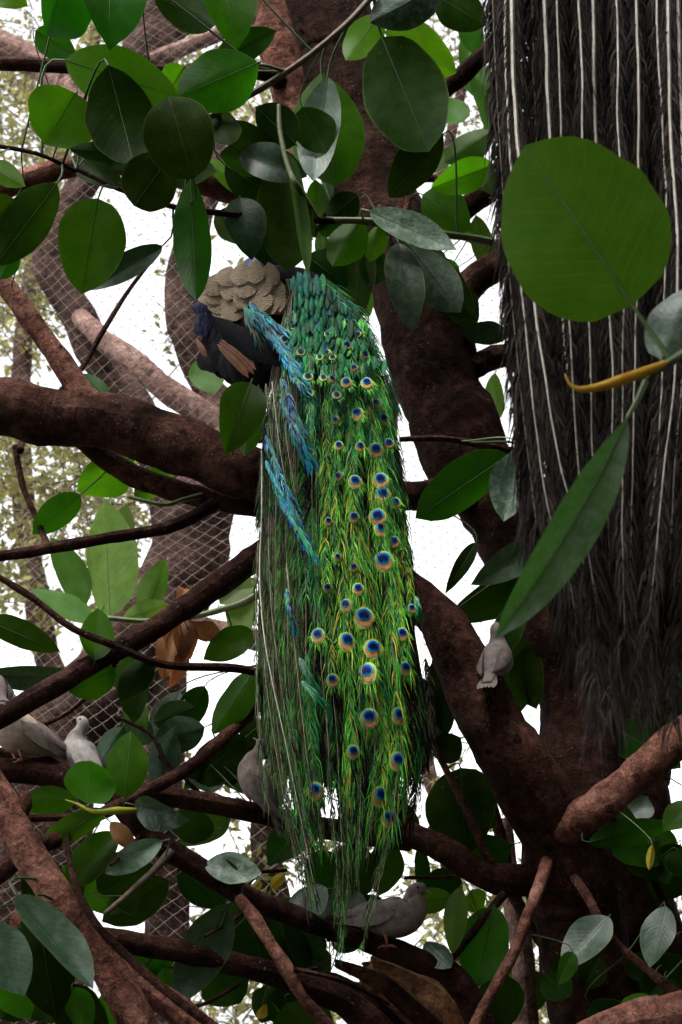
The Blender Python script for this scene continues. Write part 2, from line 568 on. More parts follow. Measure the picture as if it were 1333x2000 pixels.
# ------------------------------------------------------------------ ground
mb = MB()
R = 600.0
gx = [-R, -60, -20, -8, -4, 0, 4, 8, 20, 60, R]
vs = [Vector((x, y, 0.04 * noise.noise(Vector((x * .3, y * .3, 0))) if abs(x) < 30 and abs(y) < 30 else 0)) for y in gx for x in gx]
n_ = len(gx)
mb.add(vs, [(j * n_ + i, j * n_ + i + 1, (j + 1) * n_ + i + 1, (j + 1) * n_ + i) for j in range(n_ - 1) for i in range(n_ - 1)])
tag(mb.build('ground', M['soil']), 'bare brown soil under the trees', 'ground', kind='structure')

# ------------------------------------------------------------------ the fig tree: trunk, limbs, branches
fig = thing('fig_tree', 'large fig tree with broad glossy leaves and red brown branches that the birds perch on', 'tree',
            P(1165, 2050, 4.1).xy.to_3d())
ANCH = []           # (point, radius, object) along every branch, where leaves may attach


def branch(name, pts, mat, sides=12, bmp=0.14, freq=16.0, tree=None, anchors=True, step=None):
    tree = tree or fig
    path = [(P(x, y, Y), w * 0.5 * S(x, y, Y)) for x, y, Y, w in pts]
    rmax = max(r for _, r in path)
    path = catmull(path, step or max(0.012, min(0.03, rmax * 0.7)))
    # natural wobble
    q = []
    for i, (p, r) in enumerate(path):
        d = Vector((noise.noise(p * 5 + Vector((9, 0, 0))), noise.noise(p * 5 + Vector((0, 9, 0))), noise.noise(p * 5 + Vector((0, 0, 9)))))
        kn = 1 + 0.10 * max(0, noise.noise(p * 14 + Vector((5, 5, 5))))
        q.append((p + d * r * 0.22, r * kn))
    m = MB()
    tube(m, q, sides, 0, bmp, freq)
    o = m.build(name, M[mat], tree, q[0][0])
    if anchors:
        for i in range(0, len(q), 2):
            ANCH.append((q[i][0], q[i][1], o))
    return o


# trunk, from the ground up to beyond the top of the frame
gz = P(1165, 2050, 4.1)
def ground_pts(px, py, Y, w):      # extra points that lead a stem from the frame's lower edge to the soil
    p = P(px, py, Y)
    out = []
    # find pixel below frame at ground: z = 0 in plane Y
    for zz in (0.0, p.z * 0.5):
        d = Vector((p.x, Y, zz)) - CAMP
        k = d.dot(FWD)
        out.append((666.5 + F * d.x / k, 1000 - F * d.dot(UPV) / k, Y, w * (1.35 if zz == 0 else 1.1)))
    return out

branch('trunk', ground_pts(1165, 2050, 4.1, 190) + [(1165, 2050, 4.1, 190), (1140, 1850, 4.1, 185), (1112, 1680, 4.1, 172), (1124, 1420, 4.2, 146),
       (1070, 1200, 4.2, 150), (988, 1010, 4.2, 156), (893, 850, 4.2, 168), (845, 690, 4.2, 165), (790, 520, 4.2, 160),
       (715, 330, 4.2, 160), (670, 180, 4.2, 165), (635, 30, 4.2, 175), (610, -160, 4.2, 175), (600, -420, 4.25, 160)], 'bark_trunk', 22, 0.10, 9.0)
branch('trunk', ground_pts(1260, 2050, 4.6, 250) + [(1260, 2050, 4.6, 250), (1215, 1800, 4.6, 220), (1185, 1500, 4.6, 250), (1190, 1150, 4.6, 260),
       (1210, 800, 4.6, 260), (1230, 400, 4.6, 250), (1250, 0, 4.6, 240), (1260, -400, 4.6, 220)], 'bark_dark', 20, 0.09, 7.0)
# the thick bough that the peacock perches on
branch('bough', [(-160, 770, 3.62, 120), (0, 803, 3.6, 118), (200, 822, 3.6, 112), (360, 876, 3.6, 112), (480, 920, 3.62, 108), (640, 965, 3.75, 90),
       (800, 968, 3.95, 56), (880, 965, 4.1, 66), (960, 985, 4.2, 90)], 'bark', 22, 0.10, 12.0)
branch('branch', [(150, 850, 3.72, 40), (270, 930, 3.72, 46), (400, 970, 3.72, 42), (520, 990, 3.75, 42), (640, 985, 3.8, 46)], 'bark')
branch('branch', [(-60, 440, 3.5, 36), (0, 540, 3.52, 40), (80, 650, 3.54, 42), (150, 748, 3.56, 48), (190, 800, 3.58, 60)], 'bark_pink')
branch('branch', [(-40, 1092, 3.5, 22), (60, 1078, 3.5, 22), (200, 1052, 3.52, 22), (330, 1030, 3.58, 24), (420, 985, 3.68, 28)], 'bark_dark', 10)
branch('branch', [(-60, 1440, 3.4, 44), (20, 1392, 3.4, 42), (200, 1285, 3.42, 42), (350, 1195, 3.5, 46), (500, 1090, 3.65, 54), (640, 1010, 3.8, 60)], 'bark_dark')
branch('twig', [(-30, 1110, 3.36, 12), (60, 1165, 3.36, 13), (140, 1225, 3.36, 14), (225, 1262, 3.36, 16), (320, 1298, 3.4, 15), (480, 1308, 3.5, 16), (600, 1350, 3.8, 18)], 'bark_dark', 8)
# lower left fork, lit
branch('branch', [(-60, 1470, 3.3, 60), (0, 1560, 3.3, 62), (70, 1690, 3.3, 66), (150, 1805, 3.3, 64), (215, 1900, 3.3, 68), (275, 2015, 3.3, 74), (330, 2150, 3.32, 80)], 'bark_pink', 16)
branch('branch', [(30, 1790, 3.42, 34), (120, 1835, 3.4, 46), (215, 1890, 3.36, 52), (330, 1962, 3.36, 54), (450, 2060, 3.36, 58)], 'bark_pink')
branch('branch', [(-40, 1740, 3.5, 40), (60, 1660, 3.4, 36), (110, 1640, 3.32, 30)], 'bark')
branch('branch', [(20, 1620, 3.3, 40), (50, 1570, 3.3, 30), (52, 1545, 3.3, 18)], 'bark')
branch('branch', [(-80, 1496, 3.55, 46), (0, 1505, 3.55, 48), (110, 1518, 3.55, 46), (220, 1558, 3.52, 40), (270, 1612, 3.5, 42), (340, 1668, 3.5, 44),
       (470, 1745, 3.55, 44), (560, 1782, 3.6, 40), (660, 1822, 3.7, 36), (760, 1850, 3.85, 36)], 'bark_dark', 14)
branch('branch', [(-40, 1470, 3.62, 22), (60, 1475, 3.6, 20), (150, 1518, 3.56, 22)], 'bark', 8)
branch('branch', [(30, 1598, 3.45, 16), (140, 1596, 3.45, 15), (210, 1590, 3.5, 15)], 'bark', 8)
branch('branch', [(230, 1560, 3.5, 34), (300, 1553, 3.52, 40), (400, 1568, 3.6, 40), (505, 1590, 3.7, 40), (640, 1620, 3.85, 42), (800, 1640, 3.95, 46)], 'bark')
branch('branch', [(60, 1680, 3.42, 18), (130, 1628, 3.42, 22), (220, 1580, 3.44, 26), (300, 1540, 3.47, 27), (380, 1492, 3.5, 26), (490, 1390, 3.6, 27), (600, 1270, 3.85, 30)], 'bark')
branch('twig', [(335, 1664, 3.48, 18), (300, 1702, 3.45, 15), (255, 1742, 3.42, 13), (205, 1785, 3.4, 10)], 'twig', 8)
branch('twig', [(140, 1600, 3.45, 9), (132, 1655, 3.36, 10), (150, 1730, 3.28, 14), (185, 1800, 3.24, 17), (240, 1860, 3.24, 18), (330, 1940, 3.24, 18), (450, 2030, 3.24, 20)], 'bark_dark', 8)
branch('branch', [(110, 1815, 3.42, 34), (220, 1833, 3.42, 42), (350, 1858, 3.45, 46), (480, 1886, 3.5, 44), (600, 1925, 3.55, 50), (690, 1968, 3.6, 60), (780, 2060, 3.65, 66)], 'bark_dark', 14)
branch('branch', [(468, 1755, 3.5, 22), (500, 1795, 3.46, 28), (530, 1845, 3.44, 24), (560, 1890, 3.44, 30), (590, 1945, 3.46, 22), (650, 2015, 3.5, 26)], 'bark_pink')
branch('twig', [(560, 1890, 3.44, 12), (600, 1898, 3.44, 10), (680, 1920, 3.5, 9), (760, 1960, 3.6, 9)], 'bark_dark', 7)
# right side
branch('limb', [(620, 1040, 3.92, 60), (740, 1120, 3.92, 64), (815, 1165, 3.9, 76), (860, 1215, 3.85, 88), (896, 1290, 3.82, 108), (950, 1400, 3.82, 124), (1020, 1520, 3.86, 140), (1092, 1640, 3.95, 160), (1130, 1760, 4.05, 175)], 'bark', 18, 0.10, 10)
branch('limb', [(1420, 1380, 3.7, 74), (1340, 1432, 3.72, 72), (1230, 1528, 3.76, 66), (1140, 1592, 3.82, 70), (1080, 1630, 3.9, 90)], 'bark_pink', 14)
branch('branch', [(700, 1580, 4.0, 44), (800, 1628, 3.95, 50), (880, 1668, 3.9, 52), (950, 1708, 3.9, 56), (1020, 1716, 3.95, 64), (1090, 1700, 4.05, 80)], 'bark', 14)
branch('branch', [(1085, 1600, 4.05, 26), (1070, 1670, 3.92, 26), (1058, 1715, 3.78, 26), (1030, 1790, 3.7, 22), (1005, 1860, 3.7, 22), (965, 1935, 3.7, 22), (915, 2030, 3.7, 26)], 'bark_pink', 10)
branch('branch', [(985, 1600, 4.3, 34), (992, 1680, 4.3, 36), (1005, 1780, 4.28, 40), (1022, 1880, 4.25, 46), (1032, 2020, 4.25, 50), (1030, 2200, 4.25, 60)], 'bark_far_pink', 10)
branch('branch', [(958, 1560, 4.2, 22), (985, 1660, 4.2, 24), (1000, 1740, 4.2, 24), (1060, 1840, 4.18, 26), (1110, 1900, 4.15, 30)], 'bark_dark', 8)
branch('twig', [(840, 1440, 3.95, 12), (880, 1520, 3.92, 15), (920, 1600, 3.9, 17), (962, 1695, 3.9, 20)], 'bark', 8)
branch('twig', [(1080, 1640, 4.08, 20), (1112, 1698, 3.92, 20), (1150, 1755, 3.82, 20), (1190, 1828, 3.78, 20), (1260, 1890, 3.76, 18), (1360, 1970, 3.74, 22)], 'bark', 8)
branch('branch', [(640, 1800, 3.85, 40), (720, 1838, 3.8, 44), (800, 1868, 3.76, 48), (870, 1896, 3.76, 50), (915, 1945, 3.78, 54), (950, 2030, 3.8, 60)], 'bark_dark', 14)
branch('twig', [(985, 1745, 3.82, 18), (940, 1800, 3.8, 16), (890, 1865, 3.78, 14), (850, 1905, 3.78, 14)], 'bark_dark', 8)
branch('twig', [(790, 1714, 4.0, 7), (880, 1712, 4.0, 8), (960, 1700, 3.95, 9)], 'bark', 7)
branch('limb', [(1130, 2050, 3.45, 90), (1220, 2005, 3.45, 80), (1300, 1990, 3.45, 84), (1420, 1965, 3.45, 90)], 'bark_pink', 14)
branch('twig', [(1270, 1700, 4.2, 12), (1305, 1775, 4.2, 14), (1360, 1860, 4.2, 16)], 'bark_dark', 8)
branch('twig', [(780, 858, 3.9, 10), (860, 856, 3.9, 13), (930, 866, 3.95, 15), (1000, 884, 4.1, 22)], 'bark', 8)
branch('branch', [(845, 470, 4.15, 46), (880, 432, 4.1, 44), (960, 370, 4.05, 44), (1060, 280, 4.0, 44), (1200, 150, 4.1, 44)], 'bark', 10)
branch('branch', [(880, 600, 4.15, 70), (940, 545, 4.15, 60), (1000, 505, 4.15, 50), (1080, 470, 4.3, 60)], 'bark', 10)
branch('branch', [(920, 720, 4.15, 52), (965, 700, 4.2, 46), (1030, 690, 4.3, 46), (1150, 690, 4.55, 50)], 'bark', 10)
branch('branch', [(760, 250, 4.15, 30), (830, 205, 4.1, 32), (880, 168, 4.05, 34), (950, 100, 4.0, 36), (1060, -20, 4.0, 36)], 'bark_trunk', 10)
branch('twig', [(790, 440, 4.0, 14), (800, 380, 4.0, 15), (815, 310, 4.05, 16), (830, 210, 4.1, 18)], 'bark', 8)
branch('branch', [(770, 360, 4.1, 20), (830, 348, 4.05, 18), (900, 352, 4.0, 16)], 'bark', 8)
# top left
branch('limb', [(590, 330, 4.08, 60), (572, 230, 4.05, 66), (548, 110, 4.02, 76), (520, 0, 4.0, 80), (490, -120, 4.0, 80), (440, -300, 4.0, 70)], 'bark_pink', 16)
branch('branch', [(-60, 122, 3.75, 28), (60, 125, 3.75, 28), (180, 132, 3.75, 26), (350, 140, 3.8, 26), (520, 145, 3.95, 30), (570, 190, 4.05, 36)], 'bark', 10)
branch('branch', [(-60, 392, 3.7, 46), (0, 368, 3.7, 44), (110, 332, 3.7, 42), (220, 318, 3.72, 40), (330, 340, 3.8, 46), (440, 368, 3.9, 56), (520, 400, 4.0, 60), (640, 440, 4.1, 60)], 'bark_pink', 12)
branch('twig', [(410, 228, 3.3, 13), (480, 190, 3.32, 14), (560, 140, 3.35, 14), (640, 80, 3.4, 13), (730, -10, 3.5, 14), (800, -120, 3.7, 18), (740, -240, 4.1, 30)], 'twig', 8)
branch('twig', [(560, 140, 3.35, 8), (520, 128, 3.3, 7), (498, 128, 3.25, 6)], 'twig_green', 6)
branch('twig', [(150, 330, 3.25, 9), (240, 372, 3.25, 11), (330, 402, 3.27, 12), (430, 416, 3.32, 13), (540, 425, 3.5, 14), (660, 431, 3.6, 14)], 'bark_dark', 8)
branch('twig', [(600, 430, 3.6, 13), (720, 432, 3.6, 15), (850, 455, 3.7, 15), (960, 472, 3.9, 16), (1020, 500, 4.15, 22)], 'twig_green', 8)
branch('twig', [(150, 335, 3.25, 9), (70, 300, 3.2, 8), (-40, 280, 3.2, 10)], 'bark_dark', 8)
branch('twig', [(545, 205, 3.3, 8), (548, 260, 3.28, 9), (565, 330, 3.26, 10), (585, 370, 3.27, 12), (620, 425, 3.58, 12)], 'twig_green', 8)
branch('twig', [(310, 490, 4.4, 9), (250, 570, 4.4, 9), (200, 650, 4.4, 11), (160, 720, 4.4, 12), (60, 830, 4.2, 14), (40, 880, 3.75, 14)], 'bark_dark', 8)
branch('twig', [(30, 870, 3.8, 12), (45, 950, 3.8, 12), (75, 1020, 3.75, 12), (95, 1068, 3.6, 14)], 'bark', 8)
branch('twig', [(250, 970, 3.6, 8), (320, 985, 3.6, 9), (360, 975, 3.65, 10), (400, 965, 3.7, 12)], 'twig_green', 7)
branch('twig', [(140, 1200, 4.72, 7), (215, 1208, 4.7, 10), (300, 1212, 4.7, 11), (420, 1195, 4.6, 13), (520, 1150, 4.3, 16), (640, 1010, 3.85, 22)], 'twig_green', 8)
branch('twig', [(400, 690, 4.62, 7), (440, 640, 4.5, 8), (560, 620, 4.3, 10), (720, 560, 4.2, 14)], 'twig_green', 7)
# near twig with the big leaf and the yellow bud; it leaves the frame on the right and bends back to the rear stem
branch('twig', [(1262, 745, 2.0, 9), (1284, 724, 2.0, 14), (1312, 706, 2.0, 18), (1345, 688, 2.0, 20), (1430, 690, 2.2, 22), (1530, 760, 2.9, 22), (1560, 900, 3.7, 30), (1400, 1080, 4.45, 60)], 'twig_green', 10)

for tw_ in ([(-20, 1700, 3.45, 8), (60, 1672, 3.42, 9), (130, 1640, 3.43, 10)], [(215, 1690, 3.38, 7), (250, 1660, 3.42, 8), (280, 1625, 3.5, 9)], [(300, 1470, 3.6, 7), (350, 1510, 3.55, 8), (400, 1560, 3.6, 9)],
            [(400, 1830, 3.4, 7), (450, 1800, 3.45, 8), (500, 1765, 3.55, 10)], [(560, 1700, 3.7, 7), (500, 1705, 3.65, 8), (430, 1720, 3.55, 9)], [(620, 1890, 3.5, 6), (560, 1900, 3.48, 8), (500, 1890, 3.5, 8)],
            [(230, 1400, 3.6, 8), (300, 1440, 3.6, 8), (330, 1520, 3.52, 9)], [(470, 1920, 3.4, 7), (400, 1960, 3.38, 8), (330, 1975, 3.36, 10)], [(20, 1450, 3.6, 8), (80, 1420, 3.6, 8), (150, 1380, 3.55, 8), (230, 1290, 3.45, 9)],
            [(730, 1720, 4.0, 6), (690, 1760, 3.95, 7), (640, 1800, 3.85, 9)]):
    branch('twig', tw_, 'bark_dark', 7)

# broken limb with torn grain at the bottom
def torn_log(pts, sides, name, mat, parent, seed):
    path = catmull(pts, 0.015)
    m = MB()
    a = (path[-1][0] - path[0][0]).normalized()
    s1 = a.cross(Vector((0, 1, 0))).normalized()
    s2 = a.cross(s1)
    vs, uvs, fs = [], [], []
    n = len(path)
    for i, (p, r) in enumerate(path):
        for k in range(sides + 1):
            an = 2 * math.pi * (k % sides) / sides
            g = noise.noise(Vector((math.cos(an) * 2.6, math.sin(an) * 2.6, seed + i * 0.02))) * 0.22 + noise.noise(Vector((math.cos(an) * 7, math.sin(an) * 7, seed + i * 0.05))) * 0.14
            e = 0.0
            if i < 4:                       # splintered end
                e = (4 - i) * 0.012 * noise.noise(Vector((math.cos(an) * 5, math.sin(an) * 5, seed + 9)))
            vs.append(p + (s1 * math.cos(an) + s2 * math.sin(an)) * r * (1 + g) * (0.75 if i == 0 else 1) + a * e)
            uvs.append((k / sides, i * 0.015))
    w = sides + 1
    for i in range(n - 1):
        for k in range(sides):
            fs.append((i * w + k, i * w + k + 1, (i + 1) * w + k + 1, (i + 1) * w + k))
    fs.append(tuple(range(sides - 1, -1, -1)))
    m.add(vs, fs, 0, uvs)
    return m.build(name, M[mat], parent, pts[0][0])


st = torn_log([(P(712, 1902, 3.9), 0.055), (P(780, 1935, 3.92), 0.068), (P(860, 1985, 3.95), 0.075), (P(960, 2060, 4.0), 0.085), (P(1080, 2150, 4.1), 0.10)], 30, 'broken_limb', 'wood_torn', fig, 1.0)
torn_log([(P(655, 1880, 3.84), 0.010), (P(740, 1915, 3.83), 0.020), (P(800, 1965, 3.83), 0.022), (P(870, 2030, 3.86), 0.024), (P(920, 2090, 3.9), 0.02)], 12, 'torn_splinter', 'bark', st, 4.0)
torn_log([(P(640, 1905, 3.88), 0.012), (P(700, 1950, 3.86), 0.03), (P(760, 2010, 3.86), 0.035), (P(830, 2080, 3.9), 0.04)], 14, 'torn_splinter', 'bark_dark', st, 7.0)
# knots and cut stubs on the trunk
for (x, y, Y, w) in ((610, 55, 4.1, 22), (872, 740, 4.1, 18), (640, 640, 4.1, 10)):
    m = MB()
    c = P(x, y, Y - 0.01)
    r = w * S(x, y, Y)
    ring = []
    for k in range(15):
        an = 2 * math.pi * k / 14
        ring.append((c + Vector((math.cos(an) * r, -0.004, math.sin(an) * r * 0.7)), r * 0.28))
    tube(m, ring, 6, 0, 0.2, 40, cap=False)
    m.build('knot', M['bark_trunk'], fig, c)

# ------------------------------------------------------------------ background trees behind the net
def bg_branch(name, tree, pts, mat, sides=12):
    return branch(name, pts, mat, sides, 0.10, 6.0, tree, False, 0.06)


def far_crown(tree, seeds, regions, leaf_mat, n_leaf, seed, size=0.055, twig_r=0.0042):
    """twigs grown towards points spread through the crown, then small leaves along the twigs"""
    rnd = random.Random(seed)
    pts = []
    for (x0, y0, x1, y1, Y0, Y1, n) in regions:
        cl = [(rnd.uniform(x0, x1), rnd.uniform(y0, y1), rnd.uniform(Y0, Y1)) for _ in range(max(2, n // 14))]
        for _ in range(n):
            c = rnd.choice(cl)
            pts.append(P(c[0] + rnd.gauss(0, 45), c[1] + rnd.gauss(0, 45), c[2] + rnd.gauss(0, 0.25)))
    nodes = [Vector(s) for s in seeds]
    arr = np.array([list(p) for p in nodes])
    order = sorted(pts, key=lambda p: min((p - s).length for s in nodes[:len(seeds)]))
    tw, lf = MB(), MB()
    for p in order:
        d = np.linalg.norm(arr - np.array(list(p)), axis=1)
        q = nodes[int(d.argmin())]
        L = (p - q).length
        k = max(2, int(L / 0.12))
        ctl = (p + q) / 2 + Vector((rnd.gauss(0, 1), rnd.gauss(0, 1), rnd.gauss(0, 1) + 0.6)) * L * 0.14
        path, new = [], []
        for i in range(k + 1):
            t = i / k
            pt = q * (1 - t) ** 2 + ctl * 2 * t * (1 - t) + p * t * t + Vector((rnd.gauss(0, .008), rnd.gauss(0, .008), rnd.gauss(0, .008)))
            path.append((pt, twig_r * (0.35 + 0.9 * (1 - t)) * (1 + min(L, 2) * 0.5)))
            if i:
                new.append(pt)
        tube(tw, path, 4, 0, cap=False)
        nodes.extend(new)
        arr = np.vstack([arr, np.array([list(v) for v in new])])
        for _ in range(n_leaf):
            b = rnd.choice(new) + Vector((rnd.gauss(0, .05), rnd.gauss(0, .05), rnd.gauss(0, .05)))
            a = Vector((rnd.gauss(0, 1), rnd.gauss(0, 1), rnd.gauss(0, .7) - 0.3)).normalized()
            s = a.orthogonal().normalized()
            s = (s * math.cos(rnd.random() * 6.28) + a.cross(s) * math.sin(rnd.random() * 6.28)).normalized()
            nn = a.cross(s)
            l = size * rnd.uniform(0.6, 1.4)
            w = l * 0.27
            lf.add([b, b + a * l * .45 + s * w + nn * w * .3, b + a * l, b + a * l * .45 - s * w + nn * w * .3, b + a * l * .5 - nn * w * .1],
                   [(0, 1, 4), (1, 2, 4), (2, 3, 4), (3, 0, 4)])
    base = WLOC[tree.name]
    tw.build('twigs', M['twig_far'], tree, base)['kind'] = 'stuff'
    lf.build('crown', M[leaf_mat], tree, base)['kind'] = 'stuff'


t1 = thing('background_tree', 'grey brown tree with a curving stem and sparse yellow green leaves behind the net', 'tree', P(265, 2000, 6.6).xy.to_3d())
bg_branch('trunk', t1, ground_pts(330, 2000, 6.6, 90) + [(330, 2000, 6.6, 88), (320, 1500, 6.6, 80), (330, 1000, 6.6, 76), (268, 800, 6.6, 72), (215, 730, 6.6, 70), (150, 615, 6.6, 68), (102, 505, 6.6, 66),
          (122, 430, 6.6, 62), (172, 345, 6.6, 60), (240, 240, 6.6, 55), (300, 80, 6.6, 80), (330, -150, 6.6, 80)], 'bark_far', 14)
bg_branch('limb', t1, [(290, 140, 6.7, 100), (300, 60, 6.7, 110), (360, 10, 6.7, 90), (430, -60, 6.7, 80)], 'bark_far', 12)
bg_branch('limb', t1, [(300, 120, 6.5, 36), (370, 90, 6.5, 30), (440, 60, 6.5, 30), (520, 20, 6.5, 28)], 'bark_far_pink', 10)
bg_branch('limb', t1, [(-80, 20, 7.4, 60), (0, 88, 7.4, 60), (80, 130, 7.4, 58), (150, 190, 7.2, 52), (180, 270, 7.0, 46), (175, 340, 6.7, 40)], 'bark_far_pink', 12)
far_crown(t1, [P(0, 88, 7.4), P(150, 190, 7.2), P(300, 60, 6.7), P(122, 430, 6.6), P(60, 250, 7.6)],
          [(-150, -100, 380, 330, 7.3, 9.0, 420), (-150, 250, 140, 620, 7.5, 9.0, 230), (330, 100, 560, 330, 7, 8.5, 130), (-100, 560, 200, 760, 7.5, 9, 40)], 'far_leaf', 5, 3)

t2 = thing('background_tree', 'thick brown trunk slanting down to the left behind the net', 'tree', P(-120, 2000, 6.2).xy.to_3d())
bg_branch('trunk', t2, ground_pts(20, 1990, 6.2, 220) + [(20, 1990, 6.2, 220), (60, 1700, 6.2, 200), (110, 1470, 6.2, 190), (230, 1330, 6.2, 170), (320, 1200, 6.2, 160), (365, 1090, 6.2, 150), (405, 960, 6.2, 130),
          (440, 850, 6.2, 100), (430, 780, 6.2, 60), (385, 725, 6.2, 56), (358, 640, 6.2, 62), (356, 540, 6.2, 66), (380, 440, 6.2, 60), (430, 300, 6.3, 60)], 'bark_far', 16)
bg_branch('limb', t2, [(460, 880, 6.1, 60), (420, 830, 6.1, 56), (330, 765, 6.1, 50), (260, 705, 6.15, 46), (200, 660, 6.3, 42), (120, 590, 6.8, 36)], 'bark_far_pink', 12)
bg_branch('limb', t2, [(330, 1180, 6.1, 60), (390, 1225, 6.1, 50), (460, 1240, 6.2, 46), (540, 1260, 6.3, 40)], 'bark_far_pink', 12)
far_crown(t2, [P(40, 1000, 7.5), P(110, 1470, 6.6), P(330, 1350, 6.6), P(360, 640, 6.6)],
          [(-120, 830, 260, 1080, 7, 8.6, 260), (-120, 1040, 150, 1250, 7, 8.6, 70), (300, 1380, 480, 1560, 7, 8, 26), (400, 440, 470, 560, 7, 8, 8), (300, 560, 380, 700, 7, 8, 12)], 'far_leaf', 7, 4)

t3 = thing('background_tree', 'slender leaning tree with yellow leaves low behind the stump and net', 'tree', P(560, 2000, 7.0).xy.to_3d())
bg_branch('trunk', t3, ground_pts(560, 2000, 7.0, 50) + [(560, 2000, 7.0, 50), (545, 1800, 7.0, 60), (520, 1640, 7.0, 60), (540, 1500, 7.0, 50), (600, 1350, 7.0, 40), (640, 1200, 7.0, 30)], 'bark_far', 10)
far_crown(t3, [P(545, 1800, 7.0), P(560, 1990, 7.0)], [(380, 1860, 640, 2040, 6.6, 7.6, 70), (480, 1680, 580, 1780, 6.5, 7.4, 30), (340, 1690, 400, 1800, 7, 8, 14)], 'far_leaf', 8, 5)
t4 = thing('background_tree', 'thin tree with fine twigs and yellow green leaves behind the main trunk and net', 'tree', P(900, 2000, 7.4).xy.to_3d())
bg_branch('trunk', t4, ground_pts(905, 2000, 7.4, 40) + [(905, 2000, 7.4, 40), (900, 1850, 7.4, 36), (860, 1600, 7.4, 30), (790, 1300, 7.4, 26), (760, 900, 7.4, 26), (800, 600, 7.4, 24), (860, 350, 7.4, 22), (920, 100, 7.4, 20)], 'bark_far', 8)
far_crown(t4, [P(900, 1850, 7.4), P(860, 1600, 7.4), P(860, 350, 7.4)],
          [(770, 1700, 1120, 1990, 7, 8.2, 150), (840, 60, 960, 330, 7, 8.5, 60), (1240, 1650, 1360, 1900, 7, 8.5, 60), (780, 1450, 900, 1540, 7, 8, 16), (600, 1640, 700, 1720, 7, 8, 10)], 'far_leaf', 8, 6)

t5 = thing('background_tree', 'distant hazy tree with fine pale yellow green foliage far behind the net', 'tree', P(140, 2000, 11.5).xy.to_3d())
bg_branch('trunk', t5, ground_pts(140, 2000, 11.5, 60) + [(140, 2000, 11.5, 60), (130, 1500, 11.5, 54), (60, 1100, 11.5, 48), (40, 800, 11.5, 40), (70, 500, 11.5, 34), (150, 200, 11.5, 28), (220, -60, 11.5, 22)], 'bark_far', 10)
far_crown(t5, [P(60, 1100, 11.5), P(40, 800, 11.5), P(70, 500, 11.5), P(150, 200, 11.5)],
          [(-150, -80, 470, 330, 10.5, 12.5, 330), (-150, 820, 300, 1250, 10.5, 12.5, 260), (-150, 330, 120, 820, 10.5, 12.5, 70), (300, 1850, 700, 2050, 10.5, 12, 60), (780, 1720, 1050, 2000, 10.5, 12, 90)], 'far_leaf', 9, 12, 0.085, 0.006)

# ------------------------------------------------------------------ aviary net: a sagging wall of diamond mesh
def make_net():
    cw, ch = 0.060, 0.029
    nx, nz = 80, 258
    def pos(i, j):
        x = (i - nx / 2) * cw + (0.5 * cw if j % 2 else 0)
        z = j * ch * 0.93
        w = Vector((x * 0.9, z * 0.9, 1.7))
        y = 5.35 + 0.16 * noise.noise(w) + 0.05 * math.sin(x * 1.7 + z * 0.8) - 0.018 * (z - 3) ** 2 * 0.2
        q = Vector((x * 9, z * 9, 0))
        return Vector((x + 0.3 * noise.noise(w * 0.7 + Vector((5, 5, 5))) * 0.6 + 0.012 * noise.noise(q), y, z + 0.22 * noise.noise(w * 0.8) + 0.01 * noise.noise(q + Vector((4, 4, 4)))))
    pts = [[pos(i, j) for i in range(nx + 1)] for j in range(nz + 1)]
    r = 0.0010
    m = MB()
    vs, fs = [], []
    for j in range(nz):
        for i in range(nx + 1):
            a = pts[j][i]
            tg = [(i, j + 1), (i + (1 if j % 2 else -1), j + 1)]
            for (ii, jj) in tg:
                if 0 <= ii <= nx:
                    b = pts[jj][ii]
                    d = (b - a).normalized()
                    s = d.cross(Vector((0, 1, 0))).normalized()
                    mid = (a + b) / 2 - Vector((0, 0, 0.0025))
                    o = len(vs)
                    for c in (a, mid, b):
                        k = 1.0 if c is mid else 1.5
                        vs.extend((c + s * r * k, c - s * r * .5 * k + Vector((0, r * k, 0)), c - s * r * .5 * k - Vector((0, r * k, 0))))
                    for q in (0, 3):
                        for t in range(3):
                            u = (t + 1) % 3
                            fs.append((o + q + t, o + q + u, o + q + 3 + u, o + q + 3 + t))
    m.add(vs, fs)
    o = m.build('aviary_net', M['net'], None, (0, 5.35, 0))
    tag(o, 'pale diamond mesh aviary net stretched behind the fig tree', 'net')


make_net()

